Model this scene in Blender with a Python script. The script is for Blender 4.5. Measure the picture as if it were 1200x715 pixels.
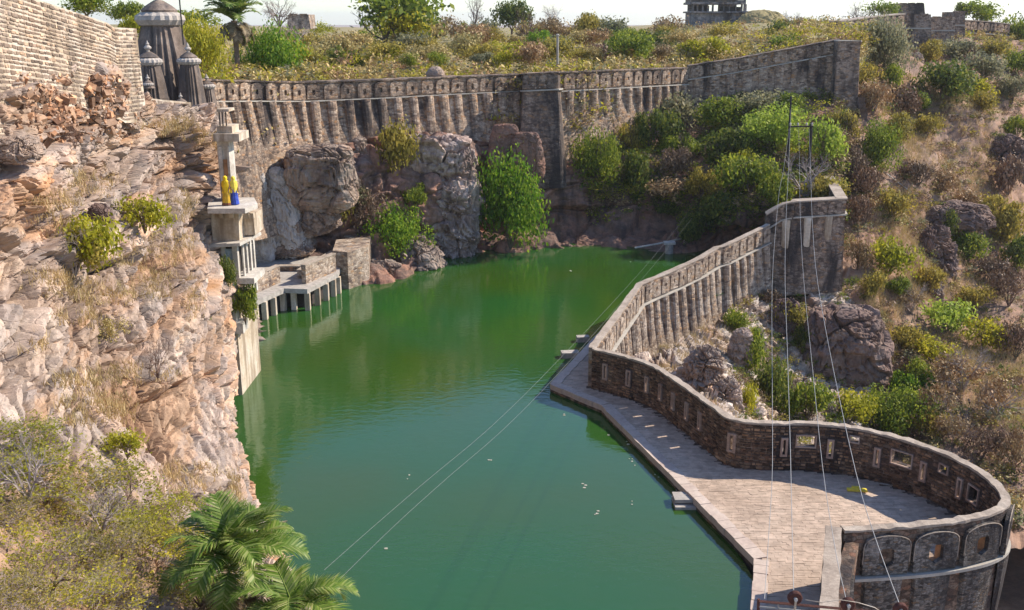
import bpy, math, random
import numpy as np
from mathutils import Vector, Matrix
from mathutils.bvhtree import BVHTree

for o in list(bpy.data.objects): bpy.data.objects.remove(o)
scn = bpy.context.scene
COL = scn.collection
R = math.radians
rng = np.random.default_rng(7)
random.seed(7)

# ------------------------------------------------------------------ camera, world, sun, exposure
HCAM = 23.0                                   # camera height over the datum
TH = math.atan(335.5/1167.0)                  # downward pitch
cam = bpy.data.cameras.new('camera'); camo = bpy.data.objects.new('camera', cam); COL.objects.link(camo)
cam.sensor_width = 36; cam.lens = 36*1167/1200
cam.clip_start = 0.5; cam.clip_end = 9000
camo.location = (0, 0, HCAM); camo.rotation_euler = (math.pi/2-TH, 0, 0)
scn.camera = camo
scn.render.resolution_x = 1024; scn.render.resolution_y = 610

SUN_EL = 40.0
SUN_DIR = Vector((0.945, 0.325, 0)).normalized()
SUN_AZ = math.atan2(SUN_DIR.x, SUN_DIR.y)     # clockwise from +Y
w = bpy.data.worlds.new("World"); scn.world = w; w.use_nodes = True
nt = w.node_tree; nt.nodes.clear()
sky = nt.nodes.new('ShaderNodeTexSky'); sky.sky_type = 'NISHITA'; sky.sun_disc = False
sky.sun_elevation = R(SUN_EL); sky.sun_rotation = SUN_AZ
sky.altitude = 300; sky.air_density = 1.0; sky.dust_density = 0.3; sky.ozone_density = 1.0
bg = nt.nodes.new('ShaderNodeBackground'); bg.inputs[1].default_value = 0.15
wo = nt.nodes.new('ShaderNodeOutputWorld')
tn = nt.nodes.new('ShaderNodeMix'); tn.data_type = 'RGBA'; tn.blend_type = 'MULTIPLY'; tn.inputs[0].default_value = 1; tn.inputs[7].default_value = (.80, .88, 1.03, 1)
nt.links.new(sky.outputs[0], tn.inputs[6]); nt.links.new(tn.outputs[2], bg.inputs[0]); nt.links.new(bg.outputs[0], wo.inputs[0])
sl = bpy.data.lights.new('sun', 'SUN'); so = bpy.data.objects.new('sun', sl); COL.objects.link(so)
sl.energy = 5.0; sl.angle = R(0.5); sl.color = (1.0, 0.91, 0.775)
sv = Vector((SUN_DIR.x*math.cos(R(SUN_EL)), SUN_DIR.y*math.cos(R(SUN_EL)), math.sin(R(SUN_EL))))
so.rotation_euler = sv.to_track_quat('Z', 'Y').to_euler()
scn.view_settings.view_transform = 'Standard'; scn.view_settings.look = 'None'
scn.view_settings.exposure = 0.5; scn.view_settings.gamma = 1.0

# ------------------------------------------------------------------ survey helpers: bearings read off the photograph
CT, ST = math.cos(TH), math.sin(TH)
def ray(px, py):
    u = (357.5-py)/1167.0; x = (px-600)/1167.0
    return Vector((x, CT+u*ST, -ST+u*CT))
def at(px, py, Y):
    d = ray(px, py); return Vector((0, 0, HCAM)) + d*(Y/d.y)
def onz(px, py, z):
    d = ray(px, py); return Vector((0, 0, HCAM)) + d*((z-HCAM)/d.z)
def proj(p):
    x, y, z = p[0], p[1], p[2]-HCAM
    dp = y*CT - z*ST; up = y*ST + z*CT
    return (600+1167*x/dp, 357.5-1167*up/dp)
def pxm(Y): return Y/1167.0*1.02                # metres per pixel at distance Y

# ------------------------------------------------------------------ tagging
def tag(o, label=None, cat=None, group=None, kind=None):
    if label: o['label'] = label
    if cat: o['category'] = cat
    if group: o['group'] = group
    if kind: o['kind'] = kind
    return o
def empty(name, loc=(0,0,0), rz=0, **k):
    o = bpy.data.objects.new(name, None); COL.objects.link(o); o.location = loc; o.rotation_euler = (0,0,rz)
    o.empty_display_size = 0.2
    return tag(o, **k)
def link(name, me, parent=None, loc=(0,0,0), rz=0, scale=None, mat=None, **k):
    o = bpy.data.objects.new(name, me); COL.objects.link(o); o.location = loc; o.rotation_euler = (0,0,rz)
    if scale is not None: o.scale = scale
    if parent: o.parent = parent
    if mat is not None:
        if not me.materials: me.materials.append(mat)
        o.material_slots[0].link = 'OBJECT'; o.material_slots[0].material = mat
    return tag(o, **k)

# ------------------------------------------------------------------ numpy noise
def _h(ix, iy, iz, s):
    n = (ix.astype(np.int64)*374761393 + iy.astype(np.int64)*668265263 + iz.astype(np.int64)*2147483647 + s*1274126177) & 0xffffffff
    n = ((n ^ (n >> 13))*1274126177) & 0xffffffff
    n = ((n ^ (n >> 16))*2246822519) & 0xffffffff
    return ((n ^ (n >> 15)) & 0xffffff)/float(0xffffff)
def vnoise(p, s=0):
    f = np.floor(p); i = f.astype(np.int64); t = p-f; t = t*t*(3-2*t); r = 0
    for a in (0,1):
        for b in (0,1):
            for c in (0,1):
                wt = (t[:,0] if a else 1-t[:,0])*(t[:,1] if b else 1-t[:,1])*(t[:,2] if c else 1-t[:,2])
                r = r + wt*_h(i[:,0]+a, i[:,1]+b, i[:,2]+c, s)
    return r*2-1
def fbm(p, octv=4, s=0, g=.5):
    r = 0; a = 1; q = p.copy()
    for k in range(octv):
        r = r + a*vnoise(q, s+k*17); q = q*2.03+11.3; a *= g
    return r
def voro(p, s=0):
    i = np.floor(p).astype(np.int64)
    n = len(p); f1 = np.full(n, 9.); f2 = np.full(n, 9.); idv = np.zeros(n); c1 = np.zeros((n,3))
    for a in (-1,0,1):
        for b in (-1,0,1):
            for c in (-1,0,1):
                x, y, z = i[:,0]+a, i[:,1]+b, i[:,2]+c
                q = np.stack([x+_h(x,y,z,s), y+_h(x,y,z,s+1), z+_h(x,y,z,s+2)], 1)
                d = np.sqrt(((q-p)**2).sum(1)); hid = _h(x,y,z,s+3)
                m = d < f1
                f2 = np.where(m, f1, np.minimum(f2, d)); idv = np.where(m, hid, idv)
                c1 = np.where(m[:,None], q, c1); f1 = np.where(m, d, f1)
    return f1, f2, idv, c1
def rock_disp(P, size=2.4, amp=.5, strata=(.12,.05), s=0, flat=.45, lev=((1,1),(2.7,.42),(6.5,.17)), wp=.3):
    """blocky fractured rock: per-block offset and tilt, cracks between blocks, two sizes, plus fine noise"""
    W = P + wp*size*np.stack([fbm(P/size*.8, 3, s+5), fbm(P/size*.8, 3, s+6), fbm(P/size*.8, 3, s+7)], 1)
    Z = W[:,2] + strata[0]*W[:,0] + strata[1]*W[:,1]
    q = np.stack([W[:,0]/size, W[:,1]/size, Z/(size*flat)], 1)
    out = 0; tint = 0
    for k, (m, a) in enumerate(lev):
        f1, f2, idv, c = voro(q*m, s+k*31)
        tl = _h((c[:,0]*91).astype(np.int64), (c[:,1]*97).astype(np.int64), (c[:,2]*89).astype(np.int64), s)-.5
        d = (idv-.5)*(.9 if k == 0 else 1.3) + ((q*m-c)[:,2])*tl*1.8 + ((q*m-c)[:,0])*(idv-.5)*1.2
        crack = np.clip((f2-f1)/(.045+.016*m), 0, 1)
        out = out + a*amp*(d - (1-crack)*1.15)
        tint = tint + (idv-.5)*(1,.7,.4,.3)[k]
    out = out + amp*.07*fbm(P/size*12, 3, s+77)
    return out, tint

# ------------------------------------------------------------------ mesh helpers
def np_mesh(name, V, Fq, mats=(), mi=None, smooth=False, attrs=None):
    """V (n,3); Fq list of faces or (m,4)/(m,3) array"""
    me = bpy.data.meshes.new(name)
    V = np.asarray(V, dtype=np.float32)
    if isinstance(Fq, np.ndarray):
        m, k = Fq.shape
        me.vertices.add(len(V)); me.vertices.foreach_set('co', V.ravel())
        me.loops.add(m*k); me.loops.foreach_set('vertex_index', Fq.astype(np.int32).ravel())
        me.polygons.add(m); me.polygons.foreach_set('loop_start', np.arange(0, m*k, k, dtype=np.int32))
        me.polygons.foreach_set('loop_total', np.full(m, k, dtype=np.int32))
    else:
        me.from_pydata([tuple(v) for v in V.tolist()], [], Fq)
    if mi is not None: me.polygons.foreach_set('material_index', np.asarray(mi, dtype=np.int32))
    if isinstance(Fq, np.ndarray): me.update(calc_edges=True); me.validate()
    me.polygons.foreach_set('use_smooth', [bool(smooth)]*len(me.polygons))
    for m_ in mats: me.materials.append(m_)
    if attrs:
        for k_, a_ in attrs.items():
            at_ = me.attributes.new(k_, 'FLOAT', 'POINT'); at_.data.foreach_set('value', np.asarray(a_, dtype=np.float32))
    me.update()
    return me
class MB:
    def __init__(s): s.v = []; s.f = []; s.mi = []; s.cur = 0
    def add(s, vs, fs):
        n = len(s.v); s.v += [tuple(v) for v in vs]
        for f in fs: s.f.append(tuple(i+n for i in f)); s.mi.append(s.cur)
    def hexa(s, p):     # 8 corners, bottom 4 (ccw) then top 4
        s.add(p, [(3,2,1,0),(4,5,6,7),(0,1,5,4),(1,2,6,5),(2,3,7,6),(3,0,4,7)])
    def box(s, x0, x1, y0, y1, z0, z1, j=0):
        p = [(x0,y0,z0),(x1,y0,z0),(x1,y1,z0),(x0,y1,z0),(x0,y0,z1),(x1,y0,z1),(x1,y1,z1),(x0,y1,z1)]
        if j: p = [tuple(c+random.uniform(-j,j) for c in q) for q in p]
        s.hexa(p)
    def prism(s, poly, z0, z1, top=None):
        n = len(poly); top = top or poly
        s.add([(p[0],p[1],z0) for p in poly]+[(p[0],p[1],z1) for p in top],
              [tuple(reversed(range(n))), tuple(range(n,2*n))]+[(i,(i+1)%n,n+(i+1)%n,n+i) for i in range(n)])
    def tube(s, pts, rad, n=6, cap=True):
        pts = [Vector(p) for p in pts]; base = len(s.v); k = len(pts)
        rad = rad if isinstance(rad, (list, tuple)) else [rad]*k
        for i, p in enumerate(pts):
            t = (pts[min(i+1,k-1)]-pts[max(i-1,0)])
            t = t.normalized() if t.length > 1e-9 else Vector((0,0,1))
            a = t.cross(Vector((0,0,1)) if abs(t.z) < .9 else Vector((1,0,0))).normalized(); b = t.cross(a)
            for j in range(n):
                q = p + (a*math.cos(2*math.pi*j/n)+b*math.sin(2*math.pi*j/n))*rad[i]; s.v.append(tuple(q))
        for i in range(k-1):
            for j in range(n):
                s.f.append((base+i*n+j, base+i*n+(j+1)%n, base+(i+1)*n+(j+1)%n, base+(i+1)*n+j)); s.mi.append(s.cur)
        if cap:
            s.f.append(tuple(base+j for j in reversed(range(n)))); s.mi.append(s.cur)
            s.f.append(tuple(base+(k-1)*n+j for j in range(n))); s.mi.append(s.cur)
    def lathe(s, prof, cx=0, cy=0, cz=0, n=16, lobes=0, la=.08):
        base = len(s.v)
        for r, z in prof:
            for j in range(n):
                a = 2*math.pi*j/n; rr = r*(1+(la*(1 if j % 2 else -1) if lobes else 0))
                s.v.append((cx+rr*math.cos(a), cy+rr*math.sin(a), cz+z))
        for i in range(len(prof)-1):
            for j in range(n):
                s.f.append((base+i*n+j, base+i*n+(j+1)%n, base+(i+1)*n+(j+1)%n, base+(i+1)*n+j)); s.mi.append(s.cur)
        s.f.append(tuple(base+j for j in reversed(range(n)))); s.mi.append(s.cur)
        s.f.append(tuple(base+(len(prof)-1)*n+j for j in range(n))); s.mi.append(s.cur)
    def mesh(s, name, mats=(), smooth=False):
        me = bpy.data.meshes.new(name); me.from_pydata(s.v, [], s.f)
        for m in mats: me.materials.append(m)
        if max(s.mi, default=0): me.polygons.foreach_set('material_index', s.mi)
        if smooth: me.polygons.foreach_set('use_smooth', [True]*len(me.polygons))
        me.update(); return me
    def obj(s, name, mat, parent=None, smooth=False, loc=(0,0,0), rz=0, **k):
        mats = mat if isinstance(mat, (list, tuple)) else [mat]
        return link(name, s.mesh(name, mats, smooth), parent, loc, rz, **k)

# ------------------------------------------------------------------ materials
def newmat(name):
    m = bpy.data.materials.new(name); m.use_nodes = True; t = m.node_tree; t.nodes.clear()
    out = t.nodes.new('ShaderNodeOutputMaterial'); b = t.nodes.new('ShaderNodeBsdfPrincipled')
    t.links.new(b.outputs[0], out.inputs[0]); b.inputs['Roughness'].default_value = .9
    b.inputs['Specular IOR Level'].default_value = .25
    return m, t, b
def N(t, typ, **k):
    n = t.nodes.new('ShaderNode'+typ)
    for a, v in k.items():
        if a.startswith('i_'):
            key = a[2:].replace('_', ' ')
            n.inputs[int(key) if key.isdigit() else key].default_value = v
        else: setattr(n, a, v)
    return n
def ramp(t, fac, stops, interp='LINEAR'):
    r = t.nodes.new('ShaderNodeValToRGB'); r.color_ramp.interpolation = interp
    e = r.color_ramp.elements
    while len(e) < len(stops): e.new(.5)
    for el, (p, c) in zip(e, stops):
        el.position = p; el.color = (*c, 1) if len(c) == 3 else c
    t.links.new(fac, r.inputs[0]); return r.outputs[0]
def g(v): return (v, v, v)
def mix(t, fac, a, b, mode='MIX'):
    n = t.nodes.new('ShaderNodeMix'); n.data_type = 'RGBA'; n.blend_type = mode
    for sock, v in ((n.inputs[0], fac), (n.inputs[6], a), (n.inputs[7], b)):
        if hasattr(v, 'links') or hasattr(v, 'is_linked'): t.links.new(v, sock)
        elif isinstance(v, (int, float)): sock.default_value = v
        else: sock.default_value = (*v, 1)
    return n.outputs[2]
def coords(t, scale=(1,1,1), rot=(0,0,0)):
    c = t.nodes.new('ShaderNodeNewGeometry'); m = t.nodes.new('ShaderNodeMapping')
    m.inputs['Scale'].default_value = scale; m.inputs['Rotation'].default_value = rot
    t.links.new(c.outputs['Position'], m.inputs[0]); return m.outputs[0]
def noise(t, vec, scale, detail=6, rough=.6, dist=0):
    n = t.nodes.new('ShaderNodeTexNoise'); n.inputs['Scale'].default_value = scale; n.inputs['Detail'].default_value = detail
    n.inputs['Roughness'].default_value = rough; n.inputs['Distortion'].default_value = dist
    t.links.new(vec, n.inputs['Vector']); return n.outputs['Fac']
def bump(t, b, h, dist=.05, strength=1.0):
    n = t.nodes.new('ShaderNodeBump'); n.inputs['Distance'].default_value = dist; n.inputs['Strength'].default_value = strength
    t.links.new(h, n.inputs['Height']); t.links.new(n.outputs[0], b.inputs['Normal'])

def rock_mat(name, cols, scale=.35, spots=1.0, soil=None, streak=None, tint=True, bumpd=.12, strata=False, island=False, frac=False):
    m, t, b = newmat(name)
    v = coords(t)
    vs = coords(t, (.5,.5,3.0), (R(6),R(-8),0)) if strata else v
    n = len(cols)
    base = ramp(t, noise(t, vs, scale, 7, .62, .6), [(.3+.4*i/(n-1), c) for i, c in enumerate(cols)])
    grain = ramp(t, noise(t, v, scale*9, 8, .7), [(.25, g(.55)), (.5, g(1.0)), (.75, g(1.5))])
    c = mix(t, .8*spots, base, grain, 'MULTIPLY')
    if tint:
        a = N(t, 'Attribute', attribute_name='tint')
        c = mix(t, 1.0, c, ramp(t, a.outputs['Fac'], [(0., (.5,.45,.42)), (.25, (.85,.78,.72)), (.45, (1,.96,.92)), (.6, (.82,.84,.86)), (.78, (1.2,1.16,1.14)), (1., (1.4,1.1,.8))]), 'MULTIPLY')
    if island:
        ge = t.nodes.new('ShaderNodeNewGeometry')
        c = mix(t, 1.0, c, ramp(t, ge.outputs['Random Per Island'], [(0,(.32,.30,.30)),(.3,(.62,.56,.52)),(.6,(1.0,.95,.92)),(.85,(1.35,1.15,.95)),(1,(2.0,1.85,1.65))]), 'MULTIPLY')
    if streak:
        sn = noise(t, coords(t, (1.2,1.2,.14)), .9, 6, .65)
        c = mix(t, ramp(t, sn, [(.48, g(0)), (.62, g(.85))]), c, streak)
    if soil:
        ge = t.nodes.new('ShaderNodeNewGeometry'); sp = t.nodes.new('ShaderNodeSeparateXYZ'); t.links.new(ge.outputs['Normal'], sp.inputs[0])
        ad = N(t, 'Math', operation='ADD'); t.links.new(sp.outputs[2], ad.inputs[0])
        ns = N(t, 'Math', operation='MULTIPLY'); t.links.new(noise(t, v, .6, 6, .7), ns.inputs[0]); ns.inputs[1].default_value = 1.1
        t.links.new(ns.outputs[0], ad.inputs[1])
        c = mix(t, ramp(t, ad.outputs[0], [(soil[0], g(0)), (soil[0]+.12, g(.9))]), c, ramp(t, noise(t, v, 2.2, 6, .7), [(.3, soil[1]), (.7, soil[2])]))
    t.links.new(c, b.inputs['Base Color'])
    h = noise(t, v, scale*7, 10, .72)
    if frac:
        va = coords(t, (.5,.5,1.5), (R(10),R(-16),0)); dv = t.nodes.new('ShaderNodeVectorMath'); dv.operation = 'ADD'; t.links.new(va, dv.inputs[0])
        nz = N(t, 'TexNoise', i_Scale=.7, i_Detail=4.); t.links.new(v, nz.inputs['Vector']); t.links.new(nz.outputs['Color'], dv.inputs[1])
        f1 = N(t, 'TexVoronoi', feature='DISTANCE_TO_EDGE'); f1.inputs['Scale'].default_value = .55; t.links.new(dv.outputs[0], f1.inputs['Vector'])
        f2 = N(t, 'TexVoronoi', feature='DISTANCE_TO_EDGE'); f2.inputs['Scale'].default_value = 1.5; t.links.new(dv.outputs[0], f2.inputs['Vector'])
        e1 = ramp(t, f1.outputs['Distance'], [(0, g(0)), (.035, g(1))]); e2 = ramp(t, f2.outputs['Distance'], [(0, g(.45)), (.05, g(1))])
        h = mix(t, .72, mix(t, 1., e1, e2, 'MULTIPLY'), h)
    bump(t, b, h, bumpd)
    return m
def plain(name, col, rough=.8, var=.35, scale=6, metal=0, bumpd=0.01):
    m, t, b = newmat(name); v = coords(t)
    c = ramp(t, noise(t, v, scale, 6, .65), [(.3, tuple(x*(1-var) for x in col)), (.7, tuple(min(1, x*(1+var)) for x in col))])
    t.links.new(c, b.inputs['Base Color']); b.inputs['Roughness'].default_value = rough; b.inputs['Metallic'].default_value = metal
    if bumpd: bump(t, b, noise(t, v, scale*3, 6, .6), bumpd)
    return m
def masonry(name, light, mid, dark, orange, stain=.5, sc=2.6, white=.5, flat=2.0, stainc=(.035,.03,.032)):
    """old rubble masonry: stones of mixed tone, lime patches, black weather stains running down"""
    m, t, b = newmat(name); v = coords(t, (1,1,flat))
    vo = N(t, 'TexVoronoi'); vo.inputs['Scale'].default_value = sc; t.links.new(v, vo.inputs['Vector'])
    sp = t.nodes.new('ShaderNodeSeparateColor'); t.links.new(vo.outputs['Color'], sp.inputs[0])
    c = ramp(t, sp.outputs[0], [(0, dark), (.35, mid), (.7, light), (.85, orange), (1, light)])
    vd = N(t, 'TexVoronoi', feature='DISTANCE_TO_EDGE'); vd.inputs['Scale'].default_value = sc; t.links.new(v, vd.inputs['Vector'])
    c = mix(t, ramp(t, vd.outputs['Distance'], [(.02, g(.8)), (.12, g(0))]), c, tuple(x*.8 for x in mid))
    v1 = coords(t)
    c = mix(t, ramp(t, noise(t, v1, .8, 8, .7), [(.52, g(0)), (.66, g(white))]), c, tuple(min(1, x*1.35) for x in light))
    sn = noise(t, coords(t, (1,1,.22)), .33, 8, .68, .5)
    c = mix(t, ramp(t, sn, [(.56-.16*stain, g(0)), (.70-.16*stain, g(.9))]), c, stainc)
    sn2 = noise(t, coords(t, (1,1,.3)), 2.2, 8, .7)
    c = mix(t, ramp(t, sn2, [(.5, g(0)), (.68, g(.35+.4*stain))]), c, tuple(x*.5 for x in dark))
    c = mix(t, 1., c, ramp(t, noise(t, v1, 14, 6, .7), [(.3, g(.7)), (.7, g(1.3))]), 'MULTIPLY')
    t.links.new(c, b.inputs['Base Color'])
    mh = mix(t, .5, vd.outputs['Distance'], noise(t, v1, 9, 8, .7))
    bump(t, b, mh, .12)
    return m
def leafmat(name, a, b_, c_, trans=.48, rough=.6):
    m, t, b = newmat(name)
    ge = t.nodes.new('ShaderNodeNewGeometry'); oi = t.nodes.new('ShaderNodeObjectInfo')
    c = ramp(t, ge.outputs['Random Per Island'], [(0, a), (.5, b_), (1, c_)])
    c = mix(t, 1., c, ramp(t, noise(t, coords(t), .5, 4, .6), [(.3, (.8,.85,.8)), (.7, (1.25,1.15,1.0))]), 'MULTIPLY')
    c = mix(t, 1., c, ramp(t, oi.outputs['Random'], [(0, (.85,.9,.85)), (1, (1.15,1.08,1.0))]), 'MULTIPLY')
    t.links.new(c, b.inputs['Base Color']); b.inputs['Roughness'].default_value = rough
    tr = t.nodes.new('ShaderNodeBsdfTranslucent'); t.links.new(c, tr.inputs[0])
    ms = t.nodes.new('ShaderNodeMixShader'); ms.inputs[0].default_value = trans
    t.links.new(b.outputs[0], ms.inputs[1]); t.links.new(tr.outputs[0], ms.inputs[2])
    t.links.new(ms.outputs[0], t.nodes['Material Output'].inputs[0])
    return m

M = {}
M['cliff'] = rock_mat('pink sandstone', [(.24,.15,.095),(.43,.28,.18),(.34,.27,.23),(.52,.40,.31),(.48,.265,.13)], .14, 1.1, soil=(1.16,(.36,.22,.09),(.46,.31,.15)), strata=True, bumpd=.10, frac=True)
M['shore'] = rock_mat('shore rock', [(.13,.08,.07),(.24,.155,.12),(.32,.17,.12),(.25,.2,.17)], .3, 1, streak=(.08,.055,.05), soil=(1.5,(.3,.2,.1),(.25,.2,.08)), bumpd=.12, frac=True)
M['grey_rock'] = rock_mat('grey pink rock', [(.15,.10,.08),(.28,.20,.15),(.38,.30,.24),(.32,.19,.12)], .3, 1, streak=(.12,.09,.08), bumpd=.12, frac=True)
M['slope'] = rock_mat('hillside soil', [(.18,.11,.075),(.34,.20,.13),(.24,.16,.12),(.44,.28,.18)], .12, 1.0, soil=(1.2,(.30,.2,.08),(.46,.31,.16)), bumpd=.15, tint=False)
M['dark_rock'] = rock_mat('dark rock', [(.09,.06,.055),(.17,.115,.10),(.24,.165,.13),(.31,.24,.2)], .4, 1, bumpd=.12, frac=True)
M['boulder'] = rock_mat('boulder rock', [(.24,.17,.13),(.38,.29,.23),(.48,.39,.33)], .5, 1, bumpd=.08, frac=True)
M['plateau'] = rock_mat('dry plateau ground', [(.20,.16,.07),(.30,.24,.11),(.24,.2,.1)], .05, .8, tint=False, bumpd=.1)
M['wall1'] = masonry('weathered fort masonry', (.55,.42,.31), (.32,.22,.155), (.12,.085,.065), (.42,.22,.10), .4)
M['wall1d'] = masonry('stained and shaded fort masonry', (.40,.31,.24), (.23,.165,.125), (.09,.065,.05), (.36,.2,.10), .6)  # darker copy: black stains on bastion and coping, painted shade on the turret
M['wall2'] = masonry('lime washed rubble masonry', (.48,.39,.31), (.31,.23,.17), (.13,.09,.075), (.40,.24,.13), .35, white=.7)
M['wall3'] = masonry('dark rubble masonry', (.30,.22,.16), (.16,.10,.07), (.07,.05,.04), (.30,.14,.08), .6, sc=3.2)
M['recess'] = plain('orange recess', (.34,.18,.09), .95, .5, 2.0)  # orange puts the sunlit look of wall gaps and port reveals into the colour
M['stone3'] = rock_mat('rubble stones', [(.08,.055,.04),(.20,.125,.08),(.33,.23,.15)], .9, 1, tint=False, island=True, bumpd=.03)
M['stoneL'] = rock_mat('tan wall stones', [(.24,.17,.13),(.38,.29,.22),(.46,.39,.33)], .35, 1.0, tint=False, island=True, streak=(.17,.13,.10), bumpd=.04)
M['coping'] = rock_mat('coping mortar', [(.24,.19,.15),(.36,.29,.23),(.45,.38,.31)], .9, .9, tint=False, bumpd=.02)
M['ledge'] = rock_mat('pale string course', [(.36,.32,.27),(.48,.44,.38)], .9, .6, tint=False, bumpd=.02)
M['paving'] = rock_mat('paving stone', [(.42,.32,.27),(.5,.4,.33),(.55,.45,.38)], .7, .5, tint=False, island=False, bumpd=.01)
M['plaster'] = rock_mat('old lime plaster', [(.33,.28,.23),(.50,.45,.39),(.64,.59,.53)], .6, .9, tint=False, bumpd=.02)
M['plaster_tan'] = rock_mat('stained tan plaster', [(.40,.30,.2),(.55,.45,.34),(.62,.55,.46)], .7, .7, tint=False, streak=(.25,.18,.12), bumpd=.02)
M['grey_plaster'] = rock_mat('grey run plaster', [(.33,.29,.26),(.45,.4,.36),(.5,.45,.41)], .5, .7, tint=False, streak=(.28,.24,.21), bumpd=.06)
M['dark_wall'] = masonry('black stained bastion masonry', (.30,.27,.24), (.13,.115,.10), (.06,.05,.045), (.22,.14,.08), .75, sc=5.5, white=.55)
M['temple'] = rock_mat('grey temple stone', [(.11,.08,.06),(.20,.15,.12),(.30,.235,.19)], .6, .9, tint=False, streak=(.08,.07,.068), bumpd=.04)
M['temple_l'] = rock_mat('pale temple stone', [(.36,.31,.27),(.5,.44,.38)], .9, .8, tint=False, bumpd=.04)
M['bark'] = plain('bark', (.16,.12,.09), .95, .4, 8)
M['twig'] = plain('grey twigs', (.34,.28,.25), .95, .35, 3)
M['twig_b'] = plain('brown twigs', (.20,.13,.10), .95, .4, 3)
M['rust'] = plain('rusty iron', (.11,.045,.035), .7, .4, 12, .3)
M['iron'] = plain('dark iron', (.05,.045,.045), .6, .3, 9, .5)
M['cable'] = plain('galvanised cable', (.30,.29,.28), .5, .1, 4, .3, 0)
M['yellow'] = plain('yellow paint', (.8,.62,.08), .6, .15, 8)
M['concrete'] = plain('concrete', (.38,.34,.30), .9, .3, 3)
M['dark_in'] = plain('dark shaded stone', (.06,.05,.045), .95, .4, 3)  # near-black stands for shade in rooms, openings and under the deck; lake bed too
M['leaf_green'] = leafmat('green leaves', (0.080,0.130,0.015), (0.190,0.250,0.030), (0.380,0.400,0.060))
M['leaf_bright'] = leafmat('bright green leaves', (0.060,0.150,0.010), (0.150,0.280,0.020), (0.330,0.420,0.050))
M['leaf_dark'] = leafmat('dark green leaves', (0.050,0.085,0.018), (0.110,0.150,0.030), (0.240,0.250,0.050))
M['leaf_lime'] = leafmat('lime leaves', (0.170,0.260,0.030), (0.310,0.420,0.060), (0.450,0.530,0.120))
M['leaf_yellow'] = leafmat('yellow green leaves', (0.200,0.210,0.012), (0.380,0.380,0.030), (0.550,0.500,0.060))
M['leaf_olive'] = leafmat('olive leaves', (0.160,0.140,0.030), (0.320,0.270,0.060), (0.480,0.400,0.100))
M['leaf_grey'] = leafmat('grey green leaves', (0.130,0.140,0.080), (0.230,0.240,0.150), (0.340,0.330,0.240))
M['leaf_dry'] = leafmat('dry leaves', (0.220,0.130,0.070), (0.360,0.240,0.140), (0.500,0.360,0.220), .15)
M['leaf_brown'] = leafmat('brown bramble', (0.110,0.065,0.050), (0.200,0.130,0.100), (0.320,0.220,0.160), .15)
M['leaf_tan'] = leafmat('tan scrub leaves', (0.280,0.210,0.080), (0.440,0.350,0.150), (0.580,0.470,0.240), .2)
M['grass'] = leafmat('dry grass', (.34,.24,.12), (.48,.36,.20), (.6,.48,.30), .3)
M['palm'] = leafmat('palm leaflets', (0.090,0.170,0.020), (0.180,0.270,0.050), (0.380,0.400,0.170), .35, .45)
M['frame'] = rock_mat('reddish frame stone', [(.3,.19,.14),(.42,.29,.22),(.46,.36,.29)], .9, .8, tint=False, bumpd=.02)
M['palm_dry'] = leafmat('dry palm leaflets', (.13,.1,.07), (.2,.16,.11), (.28,.23,.16), .2)

# water
m, t, b = newmat('green water'); M['water'] = m
v = coords(t)
t.links.new(ramp(t, noise(t, v, .05, 4, .5), [(.35, (.036,.076,.007)), (.65, (.015,.086,.019))]), b.inputs['Base Color'])
b.inputs['Roughness'].default_value = .06; b.inputs['Specular IOR Level'].default_value = .5; b.inputs['IOR'].default_value = 1.6
bump(t, b, noise(t, coords(t, (1,1.6,1)), 1.6, 3, .55), .012)
# ------------------------------------------------------------------ terrain
WZ = 0.8                                        # water level
SURF = {}
def catmull(A, n):
    """A (k,...) -> n samples along axis 0"""
    k = len(A); u = np.linspace(0, k-1, n); i = np.minimum(u.astype(int), k-2); f = (u-i)
    sh = (n,)+(1,)*(A.ndim-1); f = f.reshape(sh)
    p1, p2 = A[i], A[i+1]; p0 = A[np.maximum(i-1,0)]; p3 = A[np.minimum(i+2,k-1)]
    m1 = (p2-p0)*.5; m2 = (p3-p1)*.5
    return (2*f**3-3*f**2+1)*p1+(f**3-2*f**2+f)*m1+(-2*f**3+3*f**2)*p2+(f**3-f**2)*m2
def loft(cols, nu, nv):
    A = np.array([[tuple(p) for p in c] for c in cols], dtype=float)     # (ncol, nrow, 3)
    A = catmull(A, nu); A = catmull(A.transpose(1,0,2), nv)                # (nv, nu, 3)
    return A
def normals(G):
    du = np.gradient(G, axis=1); dv = np.gradient(G, axis=0); n = np.cross(du, dv)
    n /= np.linalg.norm(n, axis=2, keepdims=True)+1e-9
    tocam = np.array([0,0,HCAM+30])-G
    return np.where(((n*tocam).sum(2) < 0)[...,None], -n, n)
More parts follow.
